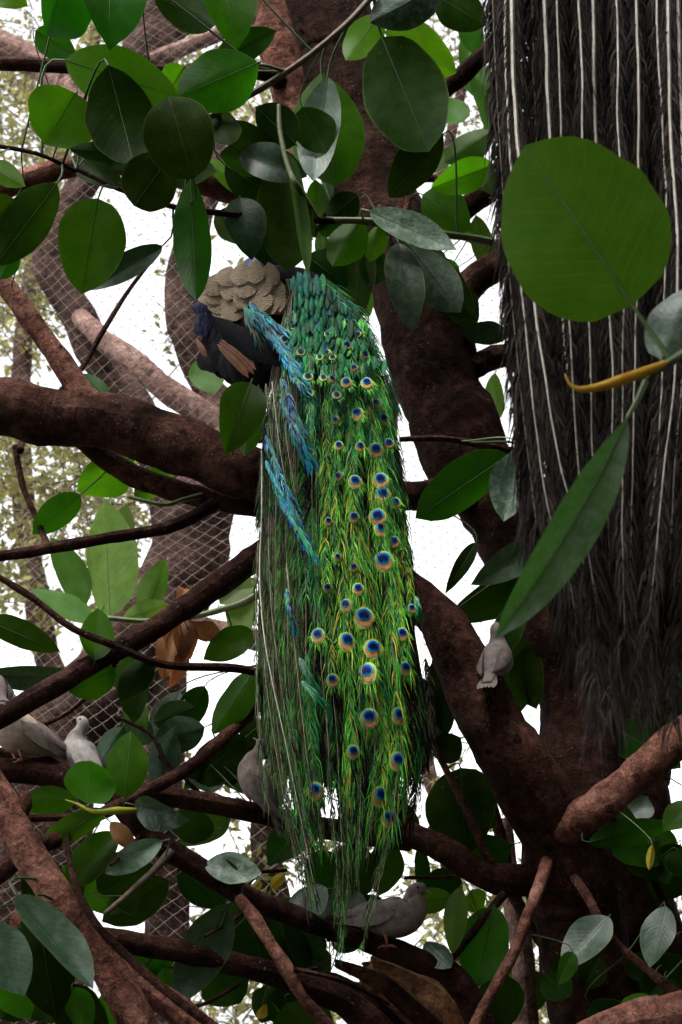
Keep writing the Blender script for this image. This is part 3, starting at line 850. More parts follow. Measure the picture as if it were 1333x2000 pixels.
# ------------------------------------------------------------------ unseen leaf crown, added over and behind the viewer to cut front light
def make_shade_crown():
    rnd = random.Random(77)
    m = MB()
    cx, cy, cz = 0.0, 0.2, 0.0
    rx, ry, rz = 6.5, 7.0, 7.6
    made = 0
    vs, fs = [], []
    clumps = []
    while len(clumps) < 1750:
        th = rnd.uniform(0, 2 * math.pi)
        z = rnd.uniform(0.12, 1.0)
        s = math.sqrt(1 - z * z)
        k = rnd.uniform(0.86, 1.06)
        p = Vector((cx + rx * s * math.cos(th) * k, cy + ry * s * math.sin(th) * k, cz + rz * z * k))
        if p.y > (6.6 if p.x > 1.6 else 5.2):  # stretched farther on the right to block light there
            continue
        # keep out of the picture
        d = p - CAMP
        dep = d.dot(FWD)
        if dep > 0.1 and abs(d.x / dep) < 0.36 and -0.5 < d.dot(UPV) / dep < 0.47:
            continue
        if p.y > 0.8 and p.z < 3.2 and p.x < 1.6:            # the sides stand open in front
            continue
        if LIGHT_GAP(p):
            continue
        clumps.append(p)
    for c in clumps:
        for _ in range(CROWN_LEAVES):
            b = c + Vector((rnd.gauss(0, .28), rnd.gauss(0, .28), rnd.gauss(0, .22)))
            d = b - CAMP
            dep = d.dot(FWD)
            if dep > 0.1 and abs(d.x / dep) < 0.30 and -0.42 < d.dot(UPV) / dep < 0.40:
                continue
            a = Vector((rnd.gauss(0, 1), rnd.gauss(0, 1), rnd.gauss(0, .8) - .5)).normalized()
            s = a.orthogonal().normalized()
            an = rnd.random() * 6.28
            s = s * math.cos(an) + a.cross(s) * math.sin(an)
            nn = a.cross(s)
            l = rnd.uniform(.16, .26)
            w = l * .3
            o = len(vs)
            vs.extend((b, b + a * l * .5 + s * w + nn * w * .2, b + a * l, b + a * l * .5 - s * w + nn * w * .2))
            fs.extend(((o, o + 1, o + 2), (o, o + 2, o + 3)))
    m.add(vs, fs)
    m.build('crown', M['crown'], fig, WLOC[fig.name])['kind'] = 'stuff'  # added leaf shell, out of view, that shades the birds and branches


CROWN_LEAVES = 36
def LIGHT_GAP(p):
    if -3.8 < p.x < 0.9 and 0.6 < p.y < 5.2 and p.z > 4.5:
        return True                                             # hole shaped to let light down on the perch
    return p.x < -3.0 and -2.5 < p.y < 2.5 and 3.0 < p.z < 5.6       # left side kept open to let daylight in
make_shade_crown()

# ------------------------------------------------------------------ fig leaves, one by one
APOS = np.array([list(a[0]) for a in ANCH])
ARAD = np.array([a[1] for a in ANCH])
LEAFN = [0]


def leaf(bx, by, tx, ty, w, Y, typ='g', Yt=None, roll=None, fold=None, bow=None, p=0.88, q=0.70, stem=True, bend=0.0, twist=None, wave=0.10, n=18, ribw=0.0055):
    LEAFN[0] += 1
    rnd = random.Random(LEAFN[0] * 31 + 5)
    if Yt is None:
        Yt = Y + rnd.uniform(-0.05, 0.05)
    B, T = P(bx, by, Y), P(tx, ty, Yt)
    roll = rnd.uniform(-0.6, 0.6) if roll is None else roll
    fold = rnd.choice((-1, 1)) * rnd.uniform(0.12, 0.42) if fold is None else fold
    bow = rnd.uniform(-0.12, 0.14) if bow is None else bow
    hw = w * 0.5 * S((bx + tx) / 2, (by + ty) / 2, (Y + Yt) / 2) / math.cos(roll) * 1.04
    twist = rnd.uniform(-.4, .4) if twist is None else twist
    m = MB()
    facing = (CAMP - (B + T) / 2).normalized()
    a, side, nn = blade(m, B, T, hw, facing, roll, fold, bow, p, q, n, 4, 0, wave, LEAFN[0], 1, ribw, bend, True, twist)
    # petiole to the nearest branch
    d = np.linalg.norm(APOS - np.array(list(B)), axis=1) - ARAD * 0.5
    d = d + np.where(ARAD > 0.05, 0.12, 0.0)
    k = int(d.argmin())
    par = ANCH[k][2]
    E = ANCH[k][0]
    L = (T - B).length
    dist = (E - B).length
    c1 = B - a * min(L * 0.35, dist * 0.5)
    c2 = E + (B - E) * 0.25
    r0 = max(0.0013, L * 0.009)
    path = []
    kk = max(4, int(dist / 0.03))
    for i in range(kk + 1):
        t = i / kk
        path.append((B * (1 - t) ** 3 + c1 * 3 * t * (1 - t) ** 2 + c2 * 3 * t * t * (1 - t) + E * t ** 3, r0 * (1 + 0.5 * t)))
    tube(m, path, 6, 1, cap=False)
    rib = 'rib_pale' if typ in 'wv' else ('rib_dark' if typ in 'dgs' else 'rib')
    return m.build('leaf', [M[typ], M[rib]], par, B)


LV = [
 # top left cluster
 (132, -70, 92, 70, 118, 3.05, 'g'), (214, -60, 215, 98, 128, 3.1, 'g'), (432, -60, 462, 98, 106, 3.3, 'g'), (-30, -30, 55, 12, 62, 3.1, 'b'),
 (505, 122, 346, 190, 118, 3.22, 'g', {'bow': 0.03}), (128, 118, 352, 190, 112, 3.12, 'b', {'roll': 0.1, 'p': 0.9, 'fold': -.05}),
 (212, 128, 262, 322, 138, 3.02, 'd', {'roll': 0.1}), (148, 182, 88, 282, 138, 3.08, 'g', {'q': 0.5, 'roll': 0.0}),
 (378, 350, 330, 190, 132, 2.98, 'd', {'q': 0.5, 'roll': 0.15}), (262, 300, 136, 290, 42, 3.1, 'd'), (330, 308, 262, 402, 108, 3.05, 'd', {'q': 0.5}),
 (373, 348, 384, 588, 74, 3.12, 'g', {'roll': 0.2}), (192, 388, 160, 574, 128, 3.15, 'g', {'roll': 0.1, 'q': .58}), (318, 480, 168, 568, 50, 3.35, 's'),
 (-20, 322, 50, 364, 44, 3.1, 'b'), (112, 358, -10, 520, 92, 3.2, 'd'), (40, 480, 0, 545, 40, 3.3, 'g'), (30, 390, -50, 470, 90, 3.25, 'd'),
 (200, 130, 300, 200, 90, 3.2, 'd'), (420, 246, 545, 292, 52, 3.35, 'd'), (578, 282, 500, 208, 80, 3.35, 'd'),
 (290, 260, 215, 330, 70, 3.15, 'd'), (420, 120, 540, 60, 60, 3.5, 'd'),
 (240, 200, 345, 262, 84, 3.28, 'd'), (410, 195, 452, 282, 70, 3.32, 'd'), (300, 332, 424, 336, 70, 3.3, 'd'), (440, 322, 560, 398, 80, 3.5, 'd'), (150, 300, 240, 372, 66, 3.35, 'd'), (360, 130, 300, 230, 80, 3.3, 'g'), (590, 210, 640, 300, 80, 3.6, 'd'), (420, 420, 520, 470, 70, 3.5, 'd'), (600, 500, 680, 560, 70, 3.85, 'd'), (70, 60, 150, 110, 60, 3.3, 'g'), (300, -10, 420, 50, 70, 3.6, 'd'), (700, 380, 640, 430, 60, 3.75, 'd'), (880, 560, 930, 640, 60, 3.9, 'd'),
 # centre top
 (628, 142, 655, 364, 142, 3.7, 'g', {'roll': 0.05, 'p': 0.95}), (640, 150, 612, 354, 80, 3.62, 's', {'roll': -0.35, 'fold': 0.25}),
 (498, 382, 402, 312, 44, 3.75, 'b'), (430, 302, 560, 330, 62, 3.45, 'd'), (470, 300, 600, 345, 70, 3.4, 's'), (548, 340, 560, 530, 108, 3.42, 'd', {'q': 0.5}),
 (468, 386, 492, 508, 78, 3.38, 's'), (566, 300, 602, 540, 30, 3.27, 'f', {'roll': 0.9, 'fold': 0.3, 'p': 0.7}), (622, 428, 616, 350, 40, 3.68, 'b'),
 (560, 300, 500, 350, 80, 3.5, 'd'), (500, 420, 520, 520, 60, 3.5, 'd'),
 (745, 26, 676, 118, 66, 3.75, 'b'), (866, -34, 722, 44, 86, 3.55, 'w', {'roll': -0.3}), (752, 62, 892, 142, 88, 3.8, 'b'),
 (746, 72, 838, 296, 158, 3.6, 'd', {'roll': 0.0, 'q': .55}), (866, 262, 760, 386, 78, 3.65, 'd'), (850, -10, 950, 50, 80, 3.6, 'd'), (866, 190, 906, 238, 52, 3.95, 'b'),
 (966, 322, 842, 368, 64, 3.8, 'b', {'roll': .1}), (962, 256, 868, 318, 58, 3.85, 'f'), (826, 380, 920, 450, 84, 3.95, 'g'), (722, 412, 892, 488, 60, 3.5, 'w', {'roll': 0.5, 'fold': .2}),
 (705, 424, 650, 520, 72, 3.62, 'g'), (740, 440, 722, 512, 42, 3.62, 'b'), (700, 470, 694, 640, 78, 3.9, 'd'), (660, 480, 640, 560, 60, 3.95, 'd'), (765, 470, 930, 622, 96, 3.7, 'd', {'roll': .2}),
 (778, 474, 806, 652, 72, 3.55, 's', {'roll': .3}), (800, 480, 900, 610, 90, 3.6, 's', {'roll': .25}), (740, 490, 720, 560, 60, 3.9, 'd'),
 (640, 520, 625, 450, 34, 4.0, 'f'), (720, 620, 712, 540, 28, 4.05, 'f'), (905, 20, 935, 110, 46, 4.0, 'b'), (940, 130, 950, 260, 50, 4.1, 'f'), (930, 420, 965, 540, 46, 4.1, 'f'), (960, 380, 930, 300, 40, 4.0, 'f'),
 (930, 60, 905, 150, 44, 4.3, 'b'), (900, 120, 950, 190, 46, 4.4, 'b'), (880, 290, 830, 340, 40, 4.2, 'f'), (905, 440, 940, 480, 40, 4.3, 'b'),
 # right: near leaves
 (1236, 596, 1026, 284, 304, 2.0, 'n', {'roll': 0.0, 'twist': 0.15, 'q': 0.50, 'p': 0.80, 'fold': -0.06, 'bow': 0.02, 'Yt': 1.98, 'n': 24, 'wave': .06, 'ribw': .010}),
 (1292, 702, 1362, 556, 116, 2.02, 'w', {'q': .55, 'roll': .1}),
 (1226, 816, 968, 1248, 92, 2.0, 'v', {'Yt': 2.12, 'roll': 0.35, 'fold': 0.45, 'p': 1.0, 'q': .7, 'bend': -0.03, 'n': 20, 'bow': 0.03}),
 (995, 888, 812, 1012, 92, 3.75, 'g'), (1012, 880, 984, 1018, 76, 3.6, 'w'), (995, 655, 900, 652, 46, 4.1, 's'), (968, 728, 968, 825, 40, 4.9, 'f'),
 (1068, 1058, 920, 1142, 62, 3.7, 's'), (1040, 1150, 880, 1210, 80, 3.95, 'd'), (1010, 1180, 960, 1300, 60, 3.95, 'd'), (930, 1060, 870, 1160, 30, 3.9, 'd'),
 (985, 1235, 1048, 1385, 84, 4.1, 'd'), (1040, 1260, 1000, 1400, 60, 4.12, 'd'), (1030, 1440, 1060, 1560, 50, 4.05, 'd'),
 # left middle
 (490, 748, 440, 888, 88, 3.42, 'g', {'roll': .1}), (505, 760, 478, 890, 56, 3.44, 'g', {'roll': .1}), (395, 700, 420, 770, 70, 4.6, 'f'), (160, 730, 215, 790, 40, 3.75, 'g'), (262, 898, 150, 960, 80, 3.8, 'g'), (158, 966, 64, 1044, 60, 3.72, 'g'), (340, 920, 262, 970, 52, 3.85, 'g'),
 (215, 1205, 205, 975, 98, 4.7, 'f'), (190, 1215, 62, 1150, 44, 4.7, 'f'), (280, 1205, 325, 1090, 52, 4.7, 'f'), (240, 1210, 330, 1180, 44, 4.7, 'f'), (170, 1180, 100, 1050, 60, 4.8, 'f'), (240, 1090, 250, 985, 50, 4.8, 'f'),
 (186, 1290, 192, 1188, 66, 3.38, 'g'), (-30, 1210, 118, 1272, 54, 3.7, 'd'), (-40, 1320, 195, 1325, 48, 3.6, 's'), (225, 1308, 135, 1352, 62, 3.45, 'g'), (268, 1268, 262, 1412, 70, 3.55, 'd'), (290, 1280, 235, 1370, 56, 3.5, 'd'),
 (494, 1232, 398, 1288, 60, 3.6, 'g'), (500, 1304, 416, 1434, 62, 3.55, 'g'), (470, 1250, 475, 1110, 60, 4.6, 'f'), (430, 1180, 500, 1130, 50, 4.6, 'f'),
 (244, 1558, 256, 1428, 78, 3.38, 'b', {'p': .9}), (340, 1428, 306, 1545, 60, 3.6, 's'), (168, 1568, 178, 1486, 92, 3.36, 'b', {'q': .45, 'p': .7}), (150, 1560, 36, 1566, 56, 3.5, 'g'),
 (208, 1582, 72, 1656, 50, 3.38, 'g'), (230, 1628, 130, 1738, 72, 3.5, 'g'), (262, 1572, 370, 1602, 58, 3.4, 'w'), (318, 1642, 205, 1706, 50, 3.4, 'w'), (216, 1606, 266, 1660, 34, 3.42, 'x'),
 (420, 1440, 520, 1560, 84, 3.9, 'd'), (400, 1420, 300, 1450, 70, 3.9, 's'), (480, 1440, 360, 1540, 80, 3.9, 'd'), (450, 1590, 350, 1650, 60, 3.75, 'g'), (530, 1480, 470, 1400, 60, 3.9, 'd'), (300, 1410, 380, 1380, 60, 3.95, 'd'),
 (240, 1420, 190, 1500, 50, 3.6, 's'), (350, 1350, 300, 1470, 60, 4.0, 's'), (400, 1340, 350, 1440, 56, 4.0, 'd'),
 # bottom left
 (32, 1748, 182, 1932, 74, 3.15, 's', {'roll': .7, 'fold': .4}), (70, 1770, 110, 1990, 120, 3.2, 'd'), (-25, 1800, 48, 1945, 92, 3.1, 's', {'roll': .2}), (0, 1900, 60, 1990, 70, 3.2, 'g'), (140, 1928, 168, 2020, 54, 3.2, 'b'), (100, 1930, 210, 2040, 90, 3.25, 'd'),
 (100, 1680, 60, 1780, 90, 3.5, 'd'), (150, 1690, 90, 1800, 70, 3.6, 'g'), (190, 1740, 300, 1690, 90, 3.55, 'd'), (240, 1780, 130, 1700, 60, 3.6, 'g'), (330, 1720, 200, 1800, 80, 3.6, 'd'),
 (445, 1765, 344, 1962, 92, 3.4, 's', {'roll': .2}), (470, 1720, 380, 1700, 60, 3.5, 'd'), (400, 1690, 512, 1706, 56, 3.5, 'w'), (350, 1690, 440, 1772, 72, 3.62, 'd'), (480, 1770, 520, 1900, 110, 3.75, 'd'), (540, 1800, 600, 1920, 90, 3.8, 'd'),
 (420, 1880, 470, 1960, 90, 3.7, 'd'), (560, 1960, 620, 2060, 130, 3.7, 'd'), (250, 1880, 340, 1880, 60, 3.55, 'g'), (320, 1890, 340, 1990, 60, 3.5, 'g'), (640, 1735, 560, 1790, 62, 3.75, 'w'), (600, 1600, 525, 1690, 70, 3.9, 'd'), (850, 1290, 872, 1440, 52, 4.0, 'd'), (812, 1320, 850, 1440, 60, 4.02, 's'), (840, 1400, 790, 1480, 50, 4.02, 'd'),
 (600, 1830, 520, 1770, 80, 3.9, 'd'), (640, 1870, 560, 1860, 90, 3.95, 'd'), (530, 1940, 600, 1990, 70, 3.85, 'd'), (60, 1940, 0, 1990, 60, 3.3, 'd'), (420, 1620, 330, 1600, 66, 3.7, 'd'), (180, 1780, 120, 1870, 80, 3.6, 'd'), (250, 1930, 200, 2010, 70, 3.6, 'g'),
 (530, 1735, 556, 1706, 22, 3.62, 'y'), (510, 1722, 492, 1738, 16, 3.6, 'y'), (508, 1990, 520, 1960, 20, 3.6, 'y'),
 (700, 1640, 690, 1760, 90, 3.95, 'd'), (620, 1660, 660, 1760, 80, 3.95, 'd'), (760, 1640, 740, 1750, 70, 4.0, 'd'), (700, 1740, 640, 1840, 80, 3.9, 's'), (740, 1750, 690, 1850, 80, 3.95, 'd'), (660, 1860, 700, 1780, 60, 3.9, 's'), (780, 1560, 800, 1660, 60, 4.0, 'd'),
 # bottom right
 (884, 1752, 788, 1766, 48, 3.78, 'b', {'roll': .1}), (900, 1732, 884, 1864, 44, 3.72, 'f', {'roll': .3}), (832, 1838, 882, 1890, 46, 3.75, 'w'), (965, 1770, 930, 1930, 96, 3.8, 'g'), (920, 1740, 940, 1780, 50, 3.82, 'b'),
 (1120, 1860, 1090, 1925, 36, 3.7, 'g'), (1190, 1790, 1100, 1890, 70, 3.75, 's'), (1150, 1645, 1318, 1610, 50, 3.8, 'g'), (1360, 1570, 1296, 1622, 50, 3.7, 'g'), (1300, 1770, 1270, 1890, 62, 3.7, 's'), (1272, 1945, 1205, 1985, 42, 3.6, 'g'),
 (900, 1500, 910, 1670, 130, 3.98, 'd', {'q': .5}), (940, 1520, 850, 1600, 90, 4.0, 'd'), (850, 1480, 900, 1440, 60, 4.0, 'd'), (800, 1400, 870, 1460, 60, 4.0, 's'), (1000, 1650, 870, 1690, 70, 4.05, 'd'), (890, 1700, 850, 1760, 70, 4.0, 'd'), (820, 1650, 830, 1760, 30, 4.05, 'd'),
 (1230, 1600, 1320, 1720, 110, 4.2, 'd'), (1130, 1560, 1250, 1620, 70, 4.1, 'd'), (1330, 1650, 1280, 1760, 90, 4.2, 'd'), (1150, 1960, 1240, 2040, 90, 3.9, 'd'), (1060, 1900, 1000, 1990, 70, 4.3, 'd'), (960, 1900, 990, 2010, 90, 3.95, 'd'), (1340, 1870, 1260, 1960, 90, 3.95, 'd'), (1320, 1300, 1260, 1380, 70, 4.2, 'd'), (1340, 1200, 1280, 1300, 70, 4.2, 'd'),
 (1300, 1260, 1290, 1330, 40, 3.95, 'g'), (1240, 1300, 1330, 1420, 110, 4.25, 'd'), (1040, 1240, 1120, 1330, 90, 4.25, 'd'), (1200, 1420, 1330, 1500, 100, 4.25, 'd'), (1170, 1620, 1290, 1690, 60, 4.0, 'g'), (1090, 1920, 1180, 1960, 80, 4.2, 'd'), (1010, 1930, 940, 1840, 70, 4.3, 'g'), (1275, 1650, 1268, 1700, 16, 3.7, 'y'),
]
for L in LV:
    opt = L[7] if len(L) > 7 else {}
    leaf(*L[:7], **opt)

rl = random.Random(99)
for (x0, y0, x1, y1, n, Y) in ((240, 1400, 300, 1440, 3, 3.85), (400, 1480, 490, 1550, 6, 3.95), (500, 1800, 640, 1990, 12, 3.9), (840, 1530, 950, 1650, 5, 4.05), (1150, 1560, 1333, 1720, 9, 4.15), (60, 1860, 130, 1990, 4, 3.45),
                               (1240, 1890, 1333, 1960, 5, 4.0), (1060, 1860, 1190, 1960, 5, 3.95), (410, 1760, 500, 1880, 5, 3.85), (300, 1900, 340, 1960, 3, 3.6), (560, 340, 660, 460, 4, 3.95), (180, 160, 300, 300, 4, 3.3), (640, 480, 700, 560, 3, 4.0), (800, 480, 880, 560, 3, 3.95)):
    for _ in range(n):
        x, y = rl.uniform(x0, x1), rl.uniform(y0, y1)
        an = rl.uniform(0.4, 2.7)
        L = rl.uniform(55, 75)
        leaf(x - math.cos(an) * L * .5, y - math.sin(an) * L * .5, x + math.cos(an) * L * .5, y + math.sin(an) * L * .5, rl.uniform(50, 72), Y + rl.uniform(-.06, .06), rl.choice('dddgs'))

# dead curled leaves caught on the branch
for (bx, by, tx, ty, w) in ((345, 1195, 320, 1290, 44), (350, 1200, 352, 1300, 40), (355, 1205, 372, 1290, 30), (372, 1215, 430, 1245, 40), (340, 1230, 318, 1330, 36), (362, 1150, 345, 1190, 30), (366, 1255, 330, 1345, 30)):
    leaf(bx, by, tx, ty, w, 3.58, 'x', fold=0.7, bow=0.15, wave=0.3, twist=0.8)

# yellow sheath of a new leaf, curling to a point
m = MB()
tube(m, catmull([(P(1306, 708, 2.0), 0.0042), (P(1270, 722, 1.99), 0.0075), (P(1215, 742, 1.98), 0.0085), (P(1165, 757, 1.98), 0.0065), (P(1130, 760, 1.98), 0.0042), (P(1112, 748, 1.98), 0.0022), (P(1104, 730, 1.98), 0.0008)], 0.006), 10, 0, 0.08, 60)
near_twig = [a[2] for a in ANCH][-1]
m.build('bud_sheath', M['bud'], near_twig, P(1306, 708, 2.0))
m = MB()
tube(m, catmull([(P(268, 1582, 3.4), 0.004), (P(230, 1583, 3.38), 0.009), (P(185, 1586, 3.37), 0.006), (P(150, 1570, 3.37), 0.003), (P(128, 1562, 3.37), 0.001)], 0.008), 8, 0, 0.08, 60)
m.build('bud_sheath', mat_plain('green_bud', (0.3, 0.35, 0.02), (0.45, 0.45, 0.04), 30, 0.4, transl=.2), near_twig, P(185, 1583, 3.37))

# ------------------------------------------------------------------ peacock materials
def barb_mat(name, c1, c2, rough=0.42, metallic=0.0):
    return mat_plain(name, c1, c2, 45, rough, 0.05 if rough > 0.5 else 0.16, metallic, vary=1.1)


BARB = {
 'teal': barb_mat('barb_teal', (0.004, 0.07, 0.055), (0.012, 0.2, 0.13)),
 'emerald': barb_mat('barb_emerald', (0.01, 0.13, 0.045), (0.03, 0.32, 0.10)),
 'green': barb_mat('barb_green', (0.018, 0.14, 0.014), (0.075, 0.40, 0.04)),
 'lime': barb_mat('barb_lime', (0.08, 0.30, 0.014), (0.27, 0.64, 0.06)),
 'gold': barb_mat('barb_gold', (0.3, 0.28, 0.02), (0.55, 0.48, 0.06)),
 'olive': barb_mat('barb_olive', (0.02, 0.05, 0.018), (0.07, 0.14, 0.045)),
 'bronze': barb_mat('barb_bronze', (0.03, 0.025, 0.012), (0.09, 0.07, 0.03)),
 'dark': barb_mat('barb_dark', (0.003, 0.003, 0.003), (0.010, 0.009, 0.007), 0.6, 0.0),
 'brown': barb_mat('barb_brown', (0.018, 0.0145, 0.0135), (0.052, 0.041, 0.039), 0.7, 0.0),
 'browngrey': barb_mat('barb_browngrey', (0.035, 0.027, 0.024), (0.085, 0.066, 0.058), 0.7, 0.0),
 'shaft': mat_plain('quill_pale', (0.5, 0.45, 0.38), (0.72, 0.66, 0.58), 40, 0.4),
 'shaft_dim': mat_plain('quill_dim', (0.22, 0.2, 0.13), (0.4, 0.36, 0.26), 40, 0.45),
 'rump_green': mat_plain('rump_green', (0.005, 0.07, 0.028), (0.016, 0.19, 0.06), 45, 0.55, 0.12),
 'rump_teal': mat_plain('rump_teal', (0.003, 0.055, 0.045), (0.008, 0.15, 0.11), 45, 0.55, 0.12),
 'rump_deep': mat_plain('rump_deep', (0.003, 0.022, 0.012), (0.009, 0.06, 0.026), 45, 0.55, 0.12),
 'blue': barb_mat('feather_blue', (0.0, 0.05, 0.2), (0.001, 0.15, 0.46), 0.4, 0.0),
 'cyan': barb_mat('feather_cyan', (0.0, 0.13, 0.2), (0.003, 0.34, 0.38), 0.4, 0.0),
 'body': mat_plain('plumage_black_blue', (0.002, 0.002, 0.004), (0.008, 0.007, 0.011), 60, 0.75, 0.15, bmp=0.5),
 'breast': mat_plain('plumage_blue', (0.003, 0.004, 0.02), (0.006, 0.010, 0.06), 50, 0.45, 0.2, 0.0, bmp=0.5),
 'chestnut': mat_plain('plumage_chestnut', (0.16, 0.06, 0.03), (0.3, 0.12, 0.065), 50, 0.6, bmp=0.4),
 'buff_edge': mat_plain('plumage_buff', (0.4, 0.25, 0.17), (0.5, 0.33, 0.25), 50, 0.6),
 'barred': mat_barred('plumage_barred', (0.44, 0.33, 0.22), (0.17, 0.12, 0.08)),
 'skin': mat_plain('bird_leg', (0.06, 0.05, 0.04), (0.11, 0.09, 0.08), 80, 0.6),
 'white': mat_plain('face_white', (0.6, 0.6, 0.58), (0.75, 0.75, 0.72), 80, 0.6),
 'eye_lime': barb_mat('eye_lime', (0.16, 0.38, 0.03), (0.34, 0.6, 0.07), 0.45, 0.0),
 'eye_gold': barb_mat('eye_pale_gold', (0.42, 0.46, 0.14), (0.6, 0.6, 0.26), 0.45, 0.0),
 'eye_bronze': barb_mat('eye_bronze', (0.3, 0.14, 0.045), (0.5, 0.28, 0.11), 0.45, 0.0),
 'eye_cyan': barb_mat('eye_cyan', (0.0, 0.3, 0.38), (0.02, 0.5, 0.55), 0.3, 0.0),
 'eye_blue': barb_mat('eye_blue', (0.0, 0.04, 0.28), (0.004, 0.09, 0.45), 0.3, 0.0),
 'eye_dark': barb_mat('eye_navy', (0.003, 0.004, 0.03), (0.006, 0.008, 0.06), 0.3, 0.2),
}
BK = list(BARB.keys())


def barb(mb, root, d, wv, L, w, droop, mat):
    p1 = root + d * (L * 0.5)
    p2 = root + d * L + droop * (L * 0.28)
    s = wv * w
    mb.add([root - s * .5, root + s * .5, p1 + s * .45, p1 - s * .45, p2], [(0, 1, 2, 3), (3, 2, 4)], mat)


def feather(parent, path, rads, vis0, cols, blen, spacing, ang=0.5, seed=0, bw=0.0022, shaft='shaft_dim', tipfan=True, grow=1.0, name='train_feather', face=Vector((0, -1, 0)), sway=0.35, kill=0.0):
    """a long loose feather: quill along path and hair-like barbs on both sides"""
    rnd = random.Random(seed)
    names = []
    for c in cols:
        if c not in names:
            names.append(c)
    idx = {c: i + 1 for i, c in enumerate(names)}
    m = MB()
    tube(m, list(zip(path, rads)), 5, 0, cap=False)
    n = len(path)
    cum = [0.0]
    for i in range(1, n):
        cum.append(cum[-1] + (path[i] - path[i - 1]).length)
    Lt = cum[-1]
    s = vis0 * Lt
    i = 0
    while s < Lt:
        while i < n - 2 and cum[i + 1] < s:
            i += 1
        f = (s - cum[i]) / max(1e-6, cum[i + 1] - cum[i])
        p = path[i].lerp(path[i + 1], f)
        t = (path[i + 1] - path[i]).normalized()
        lat = t.cross(face).normalized()
        rel = s / Lt
        for sg in (-1, 1):
            if rnd.random() < kill:
                continue
            a = ang * rnd.uniform(0.55, 1.35)
            d = (t * math.cos(a) + lat * (sg * math.sin(a)) + face * rnd.gauss(0.02, 0.10)).normalized()
            L = blen * rnd.uniform(0.6, 1.25) * grow
            wv = (lat * math.cos(a) - t * (sg * math.sin(a)) + face * rnd.gauss(0, sway)).normalized()
            c = rnd.choice(cols)
            barb(m, p, d, wv, L, bw * rnd.uniform(.7, 1.4), (t * 0.6 + Vector((0, 0, -1)) * 0.6 - lat * sg * rnd.uniform(0, .8)), idx[c])
        s += spacing * rnd.uniform(0.6, 1.4)
    return m.build(name, [BARB[shaft]] + [BARB[c] for c in names], parent, path[0])


def eyespot(parent, c, down, face, r, kind=0, seed=0):
    """ocellus: stacked rounded plates, lime rim, bronze, turquoise, blue heart"""
    rnd = random.Random(seed)
    lat = down.cross(face).normalized()
    face = lat.cross(down).normalized()
    m = MB()
    layers = [('eye_lime', 1.0, 1.12, 0.0, 0.0), ('eye_gold', 0.90, 1.0, 0.0, 1), ('eye_bronze', 0.80, 0.88, -0.03, 2), ('eye_cyan', 0.66, 0.58, -0.28, 3), ('eye_blue', 0.55, 0.48, -0.29, 4), ('eye_dark', 0.42, 0.36, -0.20, 5)]
    if kind == 1:     # small pale scale with a dark spot
        layers = [('emerald', 1.0, 1.0, 0, 0), ('eye_gold', 0.85, 0.8, 0.0, 1), ('teal', 0.62, 0.6, -0.15, 2), ('eye_dark', 0.4, 0.4, -0.15, 3)]
    for li, (mt, a, b, off, k) in enumerate(layers):
        vs = [c + down * (off * r) + face * (0.0012 * k + 0.05 * r)]
        S_ = 16
        for q in range(S_):
            an = 2 * math.pi * q / S_
            x, y = math.cos(an) * a * r, math.sin(an) * b * r
            if mt == 'eye_dark' and kind == 0 and y > 0:
                y *= 0.75 if abs(x) > 0.12 * r else 0.25
            j = 1 + 0.05 * rnd.uniform(-1, 1)
            rr = (x * x + (y + off * r) ** 2) / (r * r)
            vs.append(c + lat * x * j + down * (y * j + off * r) + face * (0.0012 * k + 0.05 * r * (1 - rr)))
        m.add(vs, [(0, 1 + q, 1 + (q + 1) % S_) for q in range(S_)], li)
    nl = len(layers)
    for q in range(30 if kind == 0 else 14):
        an = rnd.uniform(-0.5, math.pi + 0.5) if kind == 0 else rnd.uniform(0, 6.28)
        d0 = lat * math.cos(an) + down * math.sin(an)
        st_ = c + d0 * (r * 0.85) - face * 0.001
        d1 = (d0 + down * 0.9 + face * rnd.gauss(0, .2)).normalized()
        barb(m, st_, d1, (lat * math.sin(an) - down * math.cos(an)).normalized(), r * rnd.uniform(.5, 1.3), 0.0022, down, nl + rnd.randrange(2))
    return m.build('eyespot', [BARB[l[0]] for l in layers] + [BARB['lime'], BARB['green']], parent, c)


# ------------------------------------------------------------------ the perched peacock
TR = [  # py, left edge, right edge of the hanging train
 (520, 545, 600), (560, 552, 660), (600, 545, 698), (650, 530, 725), (700, 520, 748), (760, 510, 768), (850, 505, 786), (950, 500, 800), (1050, 500, 806),
 (1150, 503, 820), (1300, 500, 838), (1420, 512, 852), (1500, 525, 842), (1600, 550, 818), (1700, 585, 785), (1800, 608, 745), (1900, 620, 715), (2000, 625, 700)]


def edges(py):
    for (a, b) in zip(TR, TR[1:]):
        if a[0] <= py <= b[0]:
            t = (py - a[0]) / (b[0] - a[0])
            return a[1] + (b[1] - a[1]) * t, a[2] + (b[2] - a[2]) * t
    return (TR[0][1:] if py < TR[0][0] else TR[-1][1:])


YB = 3.52


def TP(px, py, layer=0.0):
    l, r = edges(py)
    c, h = (l + r) / 2, (r - l) / 2
    u = max(-1, min(1, (px - c) / h))
    bulge = 0.105 * math.sqrt(max(0, 1 - u * u)) * min(1, 0.45 + (py - 520) / 500) * (1 if py < 1300 else max(0.3, 1 - (py - 1300) / 700))
    return P(px, py, YB - bulge + layer)


